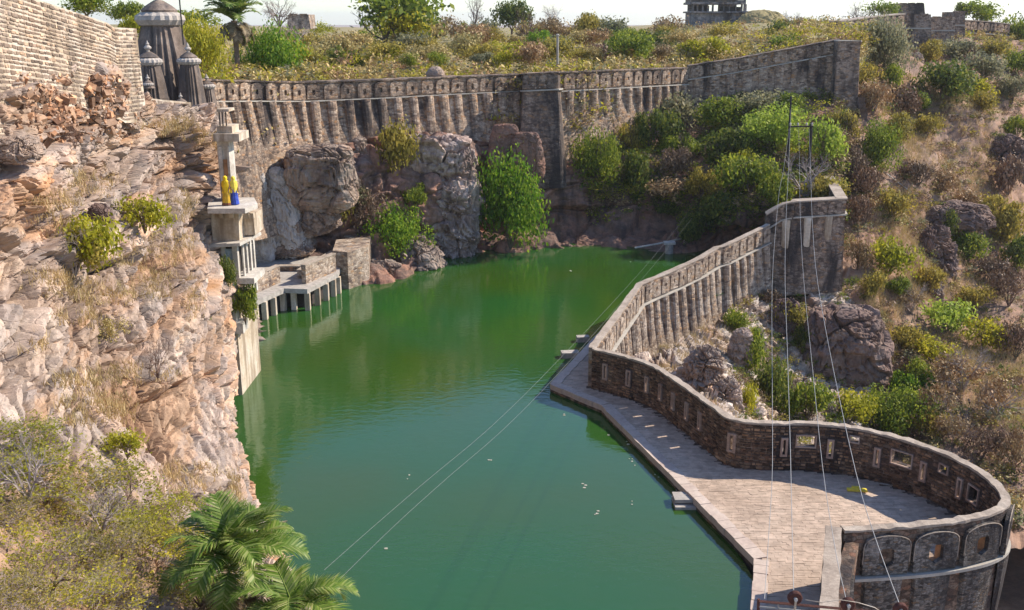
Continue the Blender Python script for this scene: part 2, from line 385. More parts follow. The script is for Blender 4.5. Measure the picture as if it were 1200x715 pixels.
def surface(name, cols, nu, nv, mat, disp=None, parent=None, blur=2, **k):
    G = loft(cols, nu, nv); nm = normals(G); P = G.reshape(-1,3); Nn = nm.reshape(-1,3); tint = np.full(len(P), .5)
    if disp is not None:
        d, tt = disp(P)
        D = d.reshape(nv, nu)
        for _ in range(blur):
            D = np.pad(D, 1, mode='edge'); D = (D[1:-1,1:-1]*4+(D[:-2,1:-1]+D[2:,1:-1]+D[1:-1,:-2]+D[1:-1,2:])*2+D[:-2,:-2]+D[:-2,2:]+D[2:,:-2]+D[2:,2:])/16
        d = D.ravel()+.035*fbm(P*3.1, 3, 5)
        P = P + Nn*d[:,None]; tint = np.clip(.5+.45*tt, 0, 1)
    G2 = P.reshape(nv, nu, 3)
    idx = np.arange(nv*nu).reshape(nv, nu)
    F = np.stack([idx[:-1,:-1], idx[1:,:-1], idx[1:,1:], idx[:-1,1:]], -1).reshape(-1,4)
    # orient outwards
    a, b_, c = P[F[0::97,0]], P[F[0::97,1]], P[F[0::97,2]]
    if ((np.cross(b_-a, c-a)*Nn[F[0::97,0]]).sum(1) < 0).mean() > .5: F = F[:,::-1].copy()
    me = np_mesh(name, P, F, [mat], attrs={'tint': tint})
    o = link(name, me, parent, **k)
    st = 3; S = G2[::st, ::st]; ny, nx = S.shape[:2]; si = np.arange(ny*nx).reshape(ny,nx)
    q = np.stack([si[:-1,:-1], si[1:,:-1], si[1:,1:], si[:-1,1:]], -1).reshape(-1,4)
    SURF[name] = (G2, nm, BVHTree.FromPolygons([tuple(v) for v in S.reshape(-1,3).tolist()], q.tolist()))
    return o
def hit(px, py, names=None, maxd=400):
    d = ray(px, py).normalized(); best = None
    for n, (_, _, bv) in SURF.items():
        if names and n not in names: continue
        r = bv.ray_cast(Vector((0,0,HCAM)), d)
        if r[0] is not None and r[3] < maxd and (best is None or r[3] < best[1]): best = (r[0], r[3], r[1])
    return best
def colpx(px, lst): return [at(px if len(e) == 2 else e[2], e[0], e[1]) for e in lst]

# ground sheet under everything, to the horizon
mb = MB(); mb.add([(-4500,-60,-18),(4500,-60,-18),(4500,7000,-18),(-4500,7000,-18)], [(0,1,2,3)])
mb.obj('ground', M['slope'], kind='structure')

# left cliff: foreground bench rising to the old wall, falling into the lake on its right
def top_back(p, dx, dy, dz): return Vector(p)+Vector((dx,dy,dz))
rowsA = {
 -70: [(75,33.5),(95,32),(150,30.5),(250,28.5),(350,25.5),(450,23),(520,20.5),(600,17),(700,13),(800,10)],
  0:  [(76,37.2),(90,35.0),(150,33.5),(250,31.5),(350,28.5),(450,25.5),(520,22.5),(600,19),(700,14.5),(800,11)],
  60: [(70,42.2),(84,39.6),(150,38.0),(250,36),(350,32.5),(450,29),(520,25.5),(600,21.5),(700,16),(800,12)],
 120: [(76,48.2),(92,45.2),(165,44.0),(250,41.5),(350,37),(450,32.5),(520,28.5),(600,23.5),(700,17),(800,12.5)],
 175: [(108,52.2),(125,50.8),(175,51),(250,47.5),(350,42),(450,36.5),(520,32),(600,26),(700,18),(800,13)],
 218: [(125,57),(145,56.5),(180,55.5),(255,52.5),(350,46.5),(450,40.5),(520,35),(600,28.5),(700,19),(800,13.5)],
}
cols = [colpx(px, l) for px, l in rowsA.items()]
edge = [(135,61,254),(150,60.5,256),(185,60,256),(258,57,246),(350,52,247),(450,45.5,252),(520,39.5,262),(590,33.5,281),(690,22,330),(800,15,370)]
ecol = [at(e[2], e[0], e[1]) for e in edge]; cols.append(ecol)
mid = [Vector((p.x+(.1 if i<8 else 1.0), p.y+1.6, p.z*.55)) for i, p in enumerate(ecol)]
low = [Vector((p.x+(.2 if i<8 else 3.5), p.y+2.2, -2.5)) for i, p in enumerate(ecol)]
cols += [mid, low]
def dispA(P):
    d, t_ = rock_disp(P, 6.5, .85, (.30,-.16), 3, .34, ((1,.8),(2.3,.45),(5.2,.17),(12,.04)), .10)
    d2 = fbm(P/7.0, 2, 50)*.5
    k = np.clip((P[:,1]-14)/12, .25, 1)
    return (d+d2)*k, t_
surface('cliff', cols, 500, 700, M['cliff'], dispA, blur=0, kind='structure')

# shore cliff and wooded slope below the far fort wall (columns by bearing, rows from wall foot to under water)
def wrow(px, py): return onz(px, py, WZ)
def down(p, dy=1.0, dz=-3): return Vector((p.x*1.0, p.y-dy*0, dz))
cs = []
def shorecol(px, tops, wpy):
    wp = wrow(px, wpy); c = [at(px, py, Y) for py, Y in tops]+[wp]; c.append(Vector((wp.x, wp.y-.3, -3))); cs.append(c)
shorecol(225, [(150,86),(200,85.5),(245,85),(290,84),(330,82)], 372)
shorecol(285, [(160,88.5),(205,88),(245,87),(285,85.5),(325,83)], 352)
shorecol(330, [(185,87.8),(215,86.8),(245,86),(275,85.6),(310,85.2)], 340)
shorecol(380, [(172,91),(205,90),(235,89),(265,88.2),(298,87.5)], 333)
shorecol(430, [(162,93.6),(195,92.3),(230,91),(262,89.8),(296,88.6)], 333)
shorecol(475, [(150,95.4),(185,94),(220,93),(255,92),(295,90.4)], 327)
shorecol(512, [(152,97),(175,95.5),(205,94.5),(240,93.5),(275,93)], 300)
shorecol(545, [(160,98.5),(178,97.8),(205,97),(235,96.5),(268,96)], 297)
shorecol(572, [(165,100.6),(185,100.3),(210,100),(238,99.7),(266,99)], 294)
shorecol(610, [(178,100.8),(195,100.4),(215,100.3),(242,100.2),(266,99.8)], 294)
shorecol(650, [(190,104.5),(207,103),(225,102.5),(245,102),(268,101)], 293)
shorecol(720, [(175,110),(195,107),(215,104.5),(235,103),(265,101.5)], 294)
shorecol(800, [(135,120),(170,112),(205,106),(232,102.5),(262,100.5)], 297)
shorecol(860, [(112,120.5),(155,111),(195,104),(225,99.5),(255,96)], 290)
shorecol(920, [(112,120),(150,111),(185,104.5),(215,99),(245,94)], 283)
shorecol(985, [(108,119.5),(145,111),(180,104.5),(212,99),(245,95)], 285)
def dispS(P):
    d, t_ = rock_disp(P, 4.6, .9, (.05,.0), 9, .6, ((1,1),(2.3,.42),(5.5,.14)), .12)
    px = 600+1167*P[:,0]/P[:,1]
    soft = np.clip((px-640)/120, 0, 1)*np.clip((P[:,2]-6)/3, 0, 1)      # the slope above the cliff is earth
    return d*(1-.7*soft)+fbm(P/8, 3, 60)*.5, t_
surface('shore_cliff', cs, 420, 170, M['shore'], dispS, kind='structure')

# valley side outside the walls
v1 = [
 (975,  [(60,126),(110,120),(150,114),(190,108.5),(230,103.5),(270,98),(310,93),(345,89),(400,84),(450,78),(520,68),(640,52)]),
 (1015, [(52,138),(110,122),(150,116),(190,110.5),(230,105),(270,99.5),(310,94.5),(345,90),(400,84),(450,78),(520,68),(640,52)]),
 (1060, [(58,151),(85,138),(130,127),(175,118),(220,110.5),(260,104.5),(300,99),(345,93),(400,86.5),(450,80),(520,69),(640,53)]),
 (1110, [(55,160),(80,147),(120,136),(135,128),(195,121),(245,113),(290,106),(340,98),(400,87),(455,78),(530,65),(640,50)]),
 (1160, [(48,168),(80,153),(120,142),(138,134),(196,128),(245,120),(290,113),(340,104),(400,88),(455,79),(530,66),(640,51)]),
 (1210, [(44,172),(80,160),(120,150),(160,142),(205,134),(245,127),(290,119),(340,109),(400,90),(455,80),(530,67),(640,52)]),
 (1300, [(44,176),(80,166),(120,157),(160,149),(205,141),(245,133),(290,124),(340,113),(400,93),(455,83),(530,69),(640,54)]),
 (1480, [(44,180),(80,172),(120,164),(160,156),(205,148),(245,139),(290,129),(340,118),(400,106),(455,94),(530,82),(640,68)])]
def dispV(P):
    d, t_ = rock_disp(P, 5.0, .5, (.1,.1), 21, .6)
    return d+fbm(P/9, 4, 70)*1.3, t_
surface('hillside', [colpx(px, l) for px, l in v1], 260, 260, M['slope'], dispV, kind='structure')
v2 = [
 (735,  [(425,65),(440,63),(460,60.5),(480,57.5),(520,54),(640,48)]),
 (790,  [(402,68),(430,64),(460,60),(482,56.8),(530,52),(640,47)]),
 (845,  [(372,77),(400,72),(435,66),(475,58.5),(530,53),(640,47)]),
 (900,  [(345,85),(390,80),(430,75),(470,68),(530,60),(640,50)]),
 (960,  [(345,86),(390,82),(430,78),(470,72),(530,62),(640,50)]),
 (1020, [(325,92),(370,87),(420,82),(465,75),(525,66),(640,51)])]
M['ravine'] = rock_mat('pale ravine rock', [(.28,.19,.13),(.42,.32,.25),(.55,.47,.40),(.36,.26,.18)], .35, 1, bumpd=.1, frac=True)
surface('ravine_side', [colpx(px, l) for px, l in v2], 220, 170, M['ravine'], lambda P: rock_disp(P, 2.6, .6, (.4,.2), 25, .7, ((1,1),(2.3,.5),(5,.2)), .15), blur=0, kind='structure')

# plateau behind the walls, on to the horizon
line = [(-140,40,19),(-60,50,19),(-34,64,18),(-26.5,80,17.0),(-22,90,16.8),(-17,97,16.6),(-8,103,16.3),(2,106,16.3),(8,110,16.3),(14,116,16.4),(21.5,123.5,16.6),(30,124,18.2),(40,124,19.8),(50,140,20.2),(62,162,19.3),(80,176,18.6),(100,188,18.6),(200,230,21),(500,300,20)]
def plat_col(p):
    x, y, z = p; out = []
    a = max(-1.2, min(1.2, (x-10)/170.))
    out.append(Vector((x, y-1.5, z-5)))
    for q in (0, 3, 12, 35, 80, 160, 400, 1200, 5000):
        yy = y+q; zz = z + (0, .4, .9, 1.6, 2.3, 2.2, 1.2, -6, -60)[(0,3,12,35,80,160,400,1200,5000).index(q)]*(1.0 if z < 20 else .5)
        out.append(Vector((x+a*q*1.0, yy, min(zz, 21.8))))
    return out
def dispP(P): return fbm(P/25, 3, 90)*.5, fbm(P/6, 2, 91)
surface('plateau', [plat_col(p) for p in line], 200, 160, M['plateau'], dispP, kind='structure')

# lake
lk = [(-27,20),(10,20),(10,36),(9.3,44),(6.6,54),(6,60),(10.3,73),(19,82),(26,88.5),(29,89),(31,97),(20,106),(0,106),(-14,101),(-22,95),(-32,90),(-32,50)]
mb = MB(); mb.add([(x,y,WZ) for x, y in lk], [tuple(range(len(lk)))]); mb.obj('lake_water', M['water'], kind='structure')
mb = MB(); mb.add([(x,y,-2.4) for x, y in lk], [tuple(range(len(lk)))]); mb.obj('lake_bed', M['dark_in'], kind='structure')

# ------------------------------------------------------------------ walls that follow a path
class Path:
    def __init__(s, pts, n=400, smooth=False):
        A = np.array([tuple(p) for p in pts], float)          # x,y,ztop
        if smooth: A = catmull(A, 60*len(A))
        L = np.r_[0, np.cumsum(np.hypot(*(np.diff(A[:,:2], axis=0).T)))]
        s.A, s.cum, s.L = A, L, L[-1]
    def at(s, u):
        u = np.clip(u, 0, s.L); return np.array([np.interp(u, s.cum, s.A[:,k]) for k in range(3)])
    def tan(s, u, e=.15):
        d = s.at(u+e)-s.at(u-e); d[2] = 0; return d/(np.linalg.norm(d)+1e-9)
    def nor(s, u, sg=1): t_ = s.tan(u); return np.array([t_[1], -t_[0], 0])*sg
def wall_point(P, u, v, off, sg, batter=0):
    p = P.at(u); n = P.nor(u, sg); q = p + n*(off+batter*max(v-1.5, 0)); q[2] = p[2]-v; return q
def build_wall(P, depth, th, sg, batter, mat, parent, name='masonry', openings=(), step=.6, u0=0, u1=None):
    u1 = P.L if u1 is None else u1
    us = set(np.linspace(u0, u1, max(2, int((u1-u0)/step)+1)).round(4).tolist())
    for c in P.cum:
        if u0 < c < u1: us.add(round(float(c), 4)) if len(P.A) < 40 else None
    for o in openings: us.add(o[0]); us.add(o[1])
    us = sorted(us); us = [us[0]]+[b for a, b in zip(us, us[1:]) if b-a > .012]
    dm = depth if callable(depth) else (lambda u: depth)
    vs = sorted(set([0., 1.5, 99.]+[o[2] for o in openings]+[o[3] for o in openings])); vs = [v for v in vs]
    def Z(u, v): return dm(u) if v == 99. else v
    nu, nv = len(us), len(vs); V = []
    for u in us:
        for v in vs: V.append(wall_point(P, u, Z(u, v), 0, sg, batter))
    for u in us:
        for v in vs: V.append(wall_point(P, u, Z(u, v), -th, sg, 0))
    O = nu*nv; I = lambda i, j: i*nv+j
    def isopen(i, j):
        if i < 0 or j < 0 or i >= nu-1 or j >= nv-1: return False
        um, vm = (us[i]+us[i+1])/2, (vs[j]+min(vs[j+1], 50))/2
        return any(o[0] < um < o[1] and o[2] < vm < o[3] for o in openings)
    F = []
    for i in range(nu-1):
        F.append((I(i,0), I(i+1,0), O+I(i+1,0), O+I(i,0)))
        for j in range(nv-1):
            a, b_, c, d = I(i,j), I(i+1,j), I(i+1,j+1), I(i,j+1)
            if isopen(i, j):
                if not isopen(i-1,j): F.append((a, d, O+d, O+a))
                if not isopen(i+1,j): F.append((b_, O+b_, O+c, c))
                if not isopen(i,j-1): F.append((a, O+a, O+b_, b_))
                if not isopen(i,j+1): F.append((d, c, O+c, O+d))
            else:
                F.append((a, d, c, b_)); F.append((O+a, O+b_, O+c, O+d))
    for j in range(nv-1):
        F.append((I(0,j), O+I(0,j), O+I(0,j+1), I(0,j+1))); F.append((I(nu-1,j), I(nu-1,j+1), O+I(nu-1,j+1), O+I(nu-1,j)))
    me = bpy.data.meshes.new(name); me.from_pydata([tuple(v) for v in V], [], F); me.materials.append(mat); me.update()
    return link(name, me, parent)
def band(P, v0, v1, o0, o1, sg, mat, parent, name, step=.6, u0=0, u1=None, batter=0, wob=0.0):
    """a strip running along the wall: coping or string course, box section"""
    u1 = P.L if u1 is None else u1
    us = np.linspace(u0, u1, max(2, int((u1-u0)/step)+1)); V = []; F = []
    for u in us:
        w1 = random.uniform(-wob, wob); w2 = random.uniform(-wob, wob)
        for v, o in ((v0+w1, o0-w2), (v0+w1, o1+w2), (v1, o1+w2), (v1, o0-w2)): V.append(wall_point(P, u, v, o, sg, batter))
    for i in range(len(us)-1):
        for k in range(4): F.append((i*4+k, i*4+(k+1)%4, i*4+4+(k+1)%4, i*4+4+k))
    n = len(us)-1; F += [(0,3,2,1), (n*4,n*4+1,n*4+2,n*4+3)]
    me = bpy.data.meshes.new(name); me.from_pydata([tuple(v) for v in V], [], F); me.materials.append(mat); me.update()
    return link(name, me, parent)
def stone_list(P, v0, v1, sg, off, rh, w, proud, openings=(), batter=0, u0=0, u1=None, keep=1.0, gap=.025):
    """rubble facing: one tapered block per stone"""
    u1 = P.L if u1 is None else u1; out = []
    v = v0; row = 0
    vend = v1 if callable(v1) else (lambda u: v1)
    vmax = max(vend(u) for u in np.linspace(u0, u1, 20))
    while v < vmax:
        h = rh*random.uniform(.75, 1.3); u = u0+random.uniform(0, w*.4)
        while u < u1-.1:
            ww = w*random.uniform(.5, 1.6)
            hh = h*random.uniform(.78, 1.0); vo = random.uniform(0, h-hh)
            if v+hh < vend(u) and random.random() < keep and u+ww < u1+.1:
                ok = all(u+ww < o[0] or u > o[1] or v+h < o[2] or v > o[3] for o in openings)
                if ok:
                    a, b_ = u+gap/2, u+ww-gap/2; c, d = v+vo+gap/2, v+vo+hh-gap/2; j = min(ww, h)*.14; pr = proud*random.uniform(.4, 1.3)
                    J = lambda: random.uniform(-j, j)*.6
                    base = [(a,c),(b_,c),(b_,d),(a,d)]
                    top = [(a+j+J(),c+j+J()),(b_-j+J(),c+j+J()),(b_-j+J(),d-j+J()),(a+j+J(),d-j+J())]
                    pts = [wall_point(P, x, y, off-.04, sg, batter) for x, y in base]+[wall_point(P, x, y, off+pr*random.uniform(.8,1.2), sg, batter) for x, y in top]
                    out.append(pts)
            u += ww
        v += h
    return out
SF = [(4,5,6,7),(0,1,5,4),(1,2,6,5),(2,3,7,6),(3,0,4,7)]
def stones_obj(lst, mat, parent, name='rubble_stones', kind='stuff'):
    V = np.array([p for s in lst for p in s]).reshape(-1,3); n = len(lst)
    F = (np.array(SF)[None]+8*np.arange(n)[:,None,None]).reshape(-1,4)
    me = np_mesh(name, V, F, [mat]); return link(name, me, parent, kind=kind)
def stones_single(lst, mat, parent, name='stone'):
    for s in lst:
        c = sum((Vector(p) for p in s), Vector())/8
        me = bpy.data.meshes.new(name); me.from_pydata([tuple(Vector(p)-c) for p in s], [], SF); me.materials.append(mat); me.update()
        link(name, me, parent, loc=c)

# shared pieces of the fort parapets (local: x along the wall, -y outward, z down from the wall top)
def arch_trim(name, wd, ht, pr, mat):
    sp = ht*.45; K = 13; pts = []
    for i in range(K):
        a = math.pi*(1-i/(K-1)); pts.append((wd/2*math.cos(a)*.985, -pr*.93, -sp*.62+sp*.62*(math.sin(a)**.75)-.03))
    pts = [(-wd/2*.99, -pr*.93, -ht*.7)]+pts+[(wd/2*.99, -pr*.93, -ht*.7)]
    mb = MB(); mb.tube(pts, .022, 5); return mb.mesh(name, [mat])
def arch_mesh(name, wd, ht, pr, mats, slit=True, pointed=True, sw=.16, sh=.34, sc=.5, plate=True):
    mb = MB(); K = 7; out = []
    sp = ht*.45
    out.append((-wd/2, -ht)); out.append((-wd/2, -ht+ (ht-sp)*.8))
    for i in range(K):
        a = math.pi*(1-i/(K-1)); x = wd/2*math.cos(a); z = -sp*.62 + sp*.62*(math.sin(a)**(.75 if pointed else 1))
        out.append((x*.985, z-.03))
    out.append((wd/2, -ht+(ht-sp)*.8)); out.append((wd/2, -ht)); out.append((0, -ht))
    n = len(out); cz = -ht*sc
    inn = []
    for x, z in out:
        dx, dz = x, z-cz; m_ = max(abs(dx)/(sw/2), abs(dz)/(sh/2), 1e-6); inn.append((dx/m_, cz+dz/m_))
    bk = .02
    vs = [(x, bk, z) for x, z in out]+[(x*.97, -pr, z*.985) for x, z in out]+[(x, -pr, z) for x, z in inn]+[(x, bk, z) for x, z in inn]
    fs = []
    for i in range(n):
        j = (i+1) % n
        fs += [(i, j, n+j, n+i), (n+i, n+j, 2*n+j, 2*n+i), (2*n+i, 2*n+j, 3*n+j, 3*n+i)]
    mb.add(vs, fs); mb.cur = 1
    if plate: mb.add([(-sw/2, bk-.01, cz-sh/2), (sw/2, bk-.01, cz-sh/2), (sw/2, bk-.01, cz+sh/2), (-sw/2, bk-.01, cz+sh/2)], [(0,1,2,3)])
    return mb.mesh(name, mats)
def rib_mesh(name, wd, ht, pr, mats, low=.06):
    """engaged half-round pier: proud under the string course, dying into the battered wall"""
    mb = MB(); n = 6; rows = [(0, 1.0), (.06, 1.05), (.35, .86), (.75, .45), (1, low)]; vs = []
    for f, k in rows:
        for i in range(n+1):
            a = math.pi*i/n; vs.append((-wd/2*math.cos(a)*(1-.12*f)+random.uniform(-.02,.02), .05-(pr*k)*math.sin(a)**.6 - f*0, -ht*f))
    fs = []
    for r in range(len(rows)-1):
        for i in range(n): fs.append((r*(n+1)+i, (r+1)*(n+1)+i, (r+1)*(n+1)+i+1, r*(n+1)+i+1))
    fs.append(tuple(range(n+1))); mb.add(vs, fs); return mb.mesh(name, mats)
def along(P, me, name, parent, pitch, v, sg, u0, u1, off=0, batter=0, tilt=0, mats=None):
    n = max(1, int(round((u1-u0)/pitch))); pt = (u1-u0)/n; first = None
    for i in range(n):
        u = u0+(i+.5)*pt; q = wall_point(P, u, v, off, sg, batter); nr = P.nor(u, sg)
        rz = math.atan2(nr[0], -nr[1])
        o = link(name, me, parent, loc=tuple(q)); o.rotation_euler = (-tilt, random.uniform(-.02,.02), rz+random.uniform(-.03,.03))
        o.scale = (random.uniform(.86,1.06), random.uniform(.75,1.15), random.uniform(.86,1.12) if name == 'pier' else random.uniform(.95,1.02))
        if mats is not None:
            o.material_slots[0].link = 'OBJECT'; o.material_slots[0].material = mats[i % len(mats)] if isinstance(mats, list) else mats
    return n

# ---- W1: long far wall
def tp(px, py, Y): return at(px, py, Y)
W1a = Path([tp(222,94,76), tp(255,95,82), tp(300,96,87), tp(358,97.5,92), tp(450,94.5,96.6), tp(530,91,101), tp(611,88,105.4)])
fw = empty('fort_wall', tuple(onz(430,190,9)), label='long curving rampart across the far end of the green lake, with arched merlons', cat='fort wall')
fw.location = (0,0,0)
arch1 = arch_mesh('merlon', 1.50, 1.45, .20, [M['wall1'], M['recess']], sw=.34, sh=.5, sc=.58)
arch1d = arch_mesh('merlon', 1.50, 1.45, .20, [M['wall1d'], M['recess']], sw=.3, sh=.45, sc=.58)
rib1 = rib_mesh('pier', 1.12, 4.4, .62, [M['wall1']]); rib1s = rib_mesh('pier', 1.08, 3.4, .6, [M['wall1']])
build_wall(W1a, lambda u: np.interp(u, [0, 12, 17, 25, W1a.L], [13, 13, 11, 10, 11]), 1.4, 1, .20, M['wall1'], fw)
band(W1a, -.12, .0, -1.5, .24, 1, M['wall1d'], fw, 'coping', wob=.03)
band(W1a, 1.57, 1.66, -.05, .32, 1, M['ledge'], fw, 'string_course')
along(W1a, arch1, 'merlon', fw, 1.72, .05, 1, 0, W1a.L)
n = along(W1a, rib1, 'pier', fw, 1.72, 1.70, 1, 0, W1a.L, off=.0, tilt=math.atan(.20))
mb = MB(); mb.box(-.28,.28,-.03,.02,-3.1,0,.012); rec1 = mb.mesh('sunlit_gap_panel', [M['recess']])  # orange strips paint in the sunlit sides of the gaps between piers
along(W1a, rec1, 'sunlit_gap_panel', fw, 1.72, 1.75, 1, .86, W1a.L-.86, tilt=math.atan(.20))
# bastion in the middle
W1b = Path([tp(611,88,105.6), tp(614,87.5,102.9), tp(654,85.5,102.6), tp(657,85.5,106.2)])
build_wall(W1b, 11.5, 1.6, 1, .10, M['wall1d'], fw, 'bastion')
band(W1b, -.12, 0, -1.5, .22, 1, M['wall1d'], fw, 'coping'); band(W1b, 1.55, 1.68, -.05, .3, 1, M['ledge'], fw, 'string_course')
along(W1b, arch1d, 'merlon', fw, 1.72, .05, 1, 2.4, W1b.L-3.9); 
# beyond the bastion, running away
W1c = Path([tp(656,86,106), tp(730,83,111.5), tp(806,80.3,120)])
build_wall(W1c, lambda u: np.interp(u, [0, W1c.L], [10.5, 6.5]), 1.4, 1, .14, M['wall1'], fw)
band(W1c, -.12, .0, -1.5, .24, 1, M['wall1d'], fw, 'coping', wob=.03); band(W1c, 1.77, 1.87, -.05, .34, 1, M['ledge'], fw, 'string_course')
arch1t = arch_mesh('merlon', 1.45, 1.62, .22, [M['wall1'], M['recess']], sw=.26, sh=.4)
along(W1c, arch1t, 'merlon', fw, 1.72, .05, 1, .3, W1c.L)
along(W1c, rib1s, 'pier', fw, 1.72, 1.92, 1, .3, W1c.L, tilt=math.atan(.14))
W1d = Path([tp(806,78,120), tp(860,70,119.6), tp(930,57,119.0), tp(984,47,118.4)])
build_wall(W1d, lambda u: np.interp(u, [0, 10, W1d.L], [6.2, 7.5, 9.5]), 1.4, 1, .12, M['wall1'], fw)
band(W1d, -.12, .0, -1.5, .22, 1, M['wall1d'], fw, 'coping', wob=.03); band(W1d, 1.45, 1.58, -.05, .3, 1, M['ledge'], fw, 'string_course')
arch1w = arch_mesh('merlon', 1.7, 1.35, .24, [M['wall1'], M['recess']], sw=.3, sh=.4)
along(W1d, arch1w, 'merlon', fw, 1.95, .05, 1, .2, W1d.L)
along(W1d, rib_mesh('pier', 1.3, 3.6, .5, [M['wall1']]), 'pier', fw, 1.95, 1.6, 1, .4, W1d.L, tilt=math.atan(.12))
# end tower
tw = empty('wall_tower', tuple(at(997,100,118)), label='square weathered tower ending the far rampart, standing on the bushy slope', cat='tower'); tl = tw.location.copy(); tw.location = (0,0,0)
W1e = Path([tp(982,48.5,116.8), tp(1009,48.5,116.8), tp(1008.5,52,121)])
build_wall(W1e, 8.2, 2.0, 1, .06, M['wall1d'], tw, 'tower_wall')
band(W1e, -.1, 0, -2.1, .12, 1, M['ledge'], tw, 'coping'); 
# buttressed foot of the tower
mb = MB(); p = at(1009, 110, 116.8); 
for k in range(5): mb.box(p.x-.5+.1*k, p.x+.35+.1*k, p.y-.6-.1*k, p.y+1.5, p.z-1.2-.6*k, p.z-.4-.6*k, .06)
mb.obj('foot_stones', M['grey_rock'], tw)

# ---- W2: lower wall between the lake and the ravine
W2a = Path([onz(697,409,3.7), onz(725,371,3.7), onz(752,334,3.75), onz(768,327,3.8), onz(792,317,4.0), onz(822,303,4.3), onz(842,291,4.6), onz(853,288,4.7), onz(876,276.5,5.1), onz(902,264,5.6)])
lw = empty('lake_dam_wall', (0,0,0), label='lower rampart with fluted piers climbing beside the paved terrace to a square turret', cat='fort wall')
build_wall(W2a, lambda u: np.interp(u, [0, 6, 16, 26, W2a.L], [6.0, 6.5, 7.2, 6.8, 6.2]), .38, 1, .17, M['wall2'], lw)
band(W2a, -.08, 0, -.42, .06, 1, M['coping'], lw, 'coping', wob=.03); band(W2a, 1.5, 1.58, -.05, .34, 1, M['ledge'], lw, 'string_course')
arch2 = arch_mesh('merlon', 1.02, 1.35, .2, [M['wall2'], M['recess']], sw=.15, sh=.35)
along(W2a, arch2, 'merlon', lw, 1.15, .08, 1, 0, W2a.L)
along(W2a, rib_mesh('pier', .92, 4.6, .45, [M['wall2']]), 'pier', lw, 1.15, 1.64, 1, 0, W2a.L, tilt=math.atan(.17))
W2b = Path([onz(900,265,5.6), onz(917,241,7.25), onz(930,237.5,7.6), onz(992,234,7.8)])
A_ = W2b.A; A_[0,1] = A_[1,1]+.9; 
tu = empty('turret', (0,0,0), label='square shaded turret at the head of the lower rampart, above the ravine boulder', cat='tower')
W2b = Path([(A_[1,0]-1.3, A_[1,1]+.15, A_[1,2]-.9), tuple(A_[1]), tuple(A_[2]), tuple(A_[3])])
W2c = Path([tuple(A_[3]), tuple(onz(984,221,7.8)), tuple(onz(973,204,7.8))])
build_wall(W2b, 8.3, 1.0, 1, .05, M['wall1d'], tu, 'tower_wall')  # turret takes the darker masonry, so its shade is in the colour
build_wall(W2c, 8.3, .8, 1, .05, M['wall1d'], tu, 'tower_wall')
band(W2b, -.12, 0, -1.1, .1, 1, M['coping'], tu, 'coping'); band(W2c, -.121, .002, -.9, .1, 1, M['coping'], tu, 'coping')
band(W2b, 1.25, 1.38, -.05, .2, 1, M['ledge'], tu, 'string_course'); band(W2c, 1.25, 1.38, -.05, .2, 1, M['ledge'], tu, 'string_course')
rt = rib_mesh('pier', .75, 2.6, .3, [M['plaster_tan']], low=.0)
along(W2b, rt, 'pier', tu, 1.75, 1.4, 1, .8, W2b.L-.5, off=.0, tilt=math.atan(.05))
along(W2b, arch_mesh('merlon', 1.45, 1.15, .12, [M['wall1d'], M['recess']], sw=.14, sh=.3), 'merlon', tu, 1.6, .05, 1, .9, W2b.L-.2)

# ---- W3: terrace parapet sweeping round to the bastion
cp = [(697,409),(735,418.5),(770,430.5),(805,453),(840,478),(862,491.5),(900,495.5),(950,496),(1000,501),(1050,512),(1100,528),(1137,545),(1163,562),(1178,577),(1183,588),(1178,597),(1162,605),(1135,611.5),(1100,616.5),(1060,620),(1020,622.5),(989,624)]
TZ, PT = 1.3, 3.7
W3 = Path([onz(x, y, PT) for x, y in cp], smooth=True)
W3in = [proj(wall_point(W3, u, 0, 0, 1)) for u in np.arange(0, W3.L, .05)]
def u_of(px, lo=0, hi=None):
    hi = hi or W3.L; best = min((abs(q[0]-px), i*.05) for i, q in enumerate(W3in) if lo <= i*.05 <= hi); return best[1]
ufar = max(range(len(W3in)), key=lambda i: W3in[i][0])*.05           # rightmost point of the bastion
ops = []; slits = []
for px in (713,741,764,781,796,812,828,863,918,975,1033,1090,1135):
    u = u_of(px, 0, ufar); ops.append((u-.07, u+.07, .75, 1.55)); slits.append(('slit', u))
for px, ww, a, b_ in ((945,.48,.55,1.12),(1062,.50,.55,1.2),(1004,.2,.35,.62),(1114,.22,.45,.8),(1152,.34,.7,1.4)):
    u = u_of(px, 0, ufar); ops.append((u-ww, u+ww, a, b_)); slits.append(('square', u, ww, a, b_))
nearops = []
for px in (1098, 1152):
    u = u_of(px, ufar, None); nearops.append(u); ops.append((u-.31, u+.31, .74, 1.58))
pw = empty('bastion_parapet', (0,0,0), label='low dark rubble parapet with gun loops, curving round the paved terrace', cat='parapet wall')
TH3 = .30
W3o = -1                                                           # outward is away from the terrace
build_wall(W3, lambda u: 3.2 if u < ufar*.8 else 8.5, TH3, W3o, .02, M['wall3'], pw, 'wall_core', openings=ops, step=.4)
band(W3, -.10, .0, -TH3-.04, .05, W3o, M['coping'], pw, 'coping', step=.3, wob=.035)
st = stone_list(W3, .05, 2.42, 1, TH3, .15, .24, .06, openings=[(o[0]-.12,o[1]+.12,o[2]-.1,o[3]+.1) for o in ops], u1=ufar+3)
stones_obj(st, M['stone3'], pw)
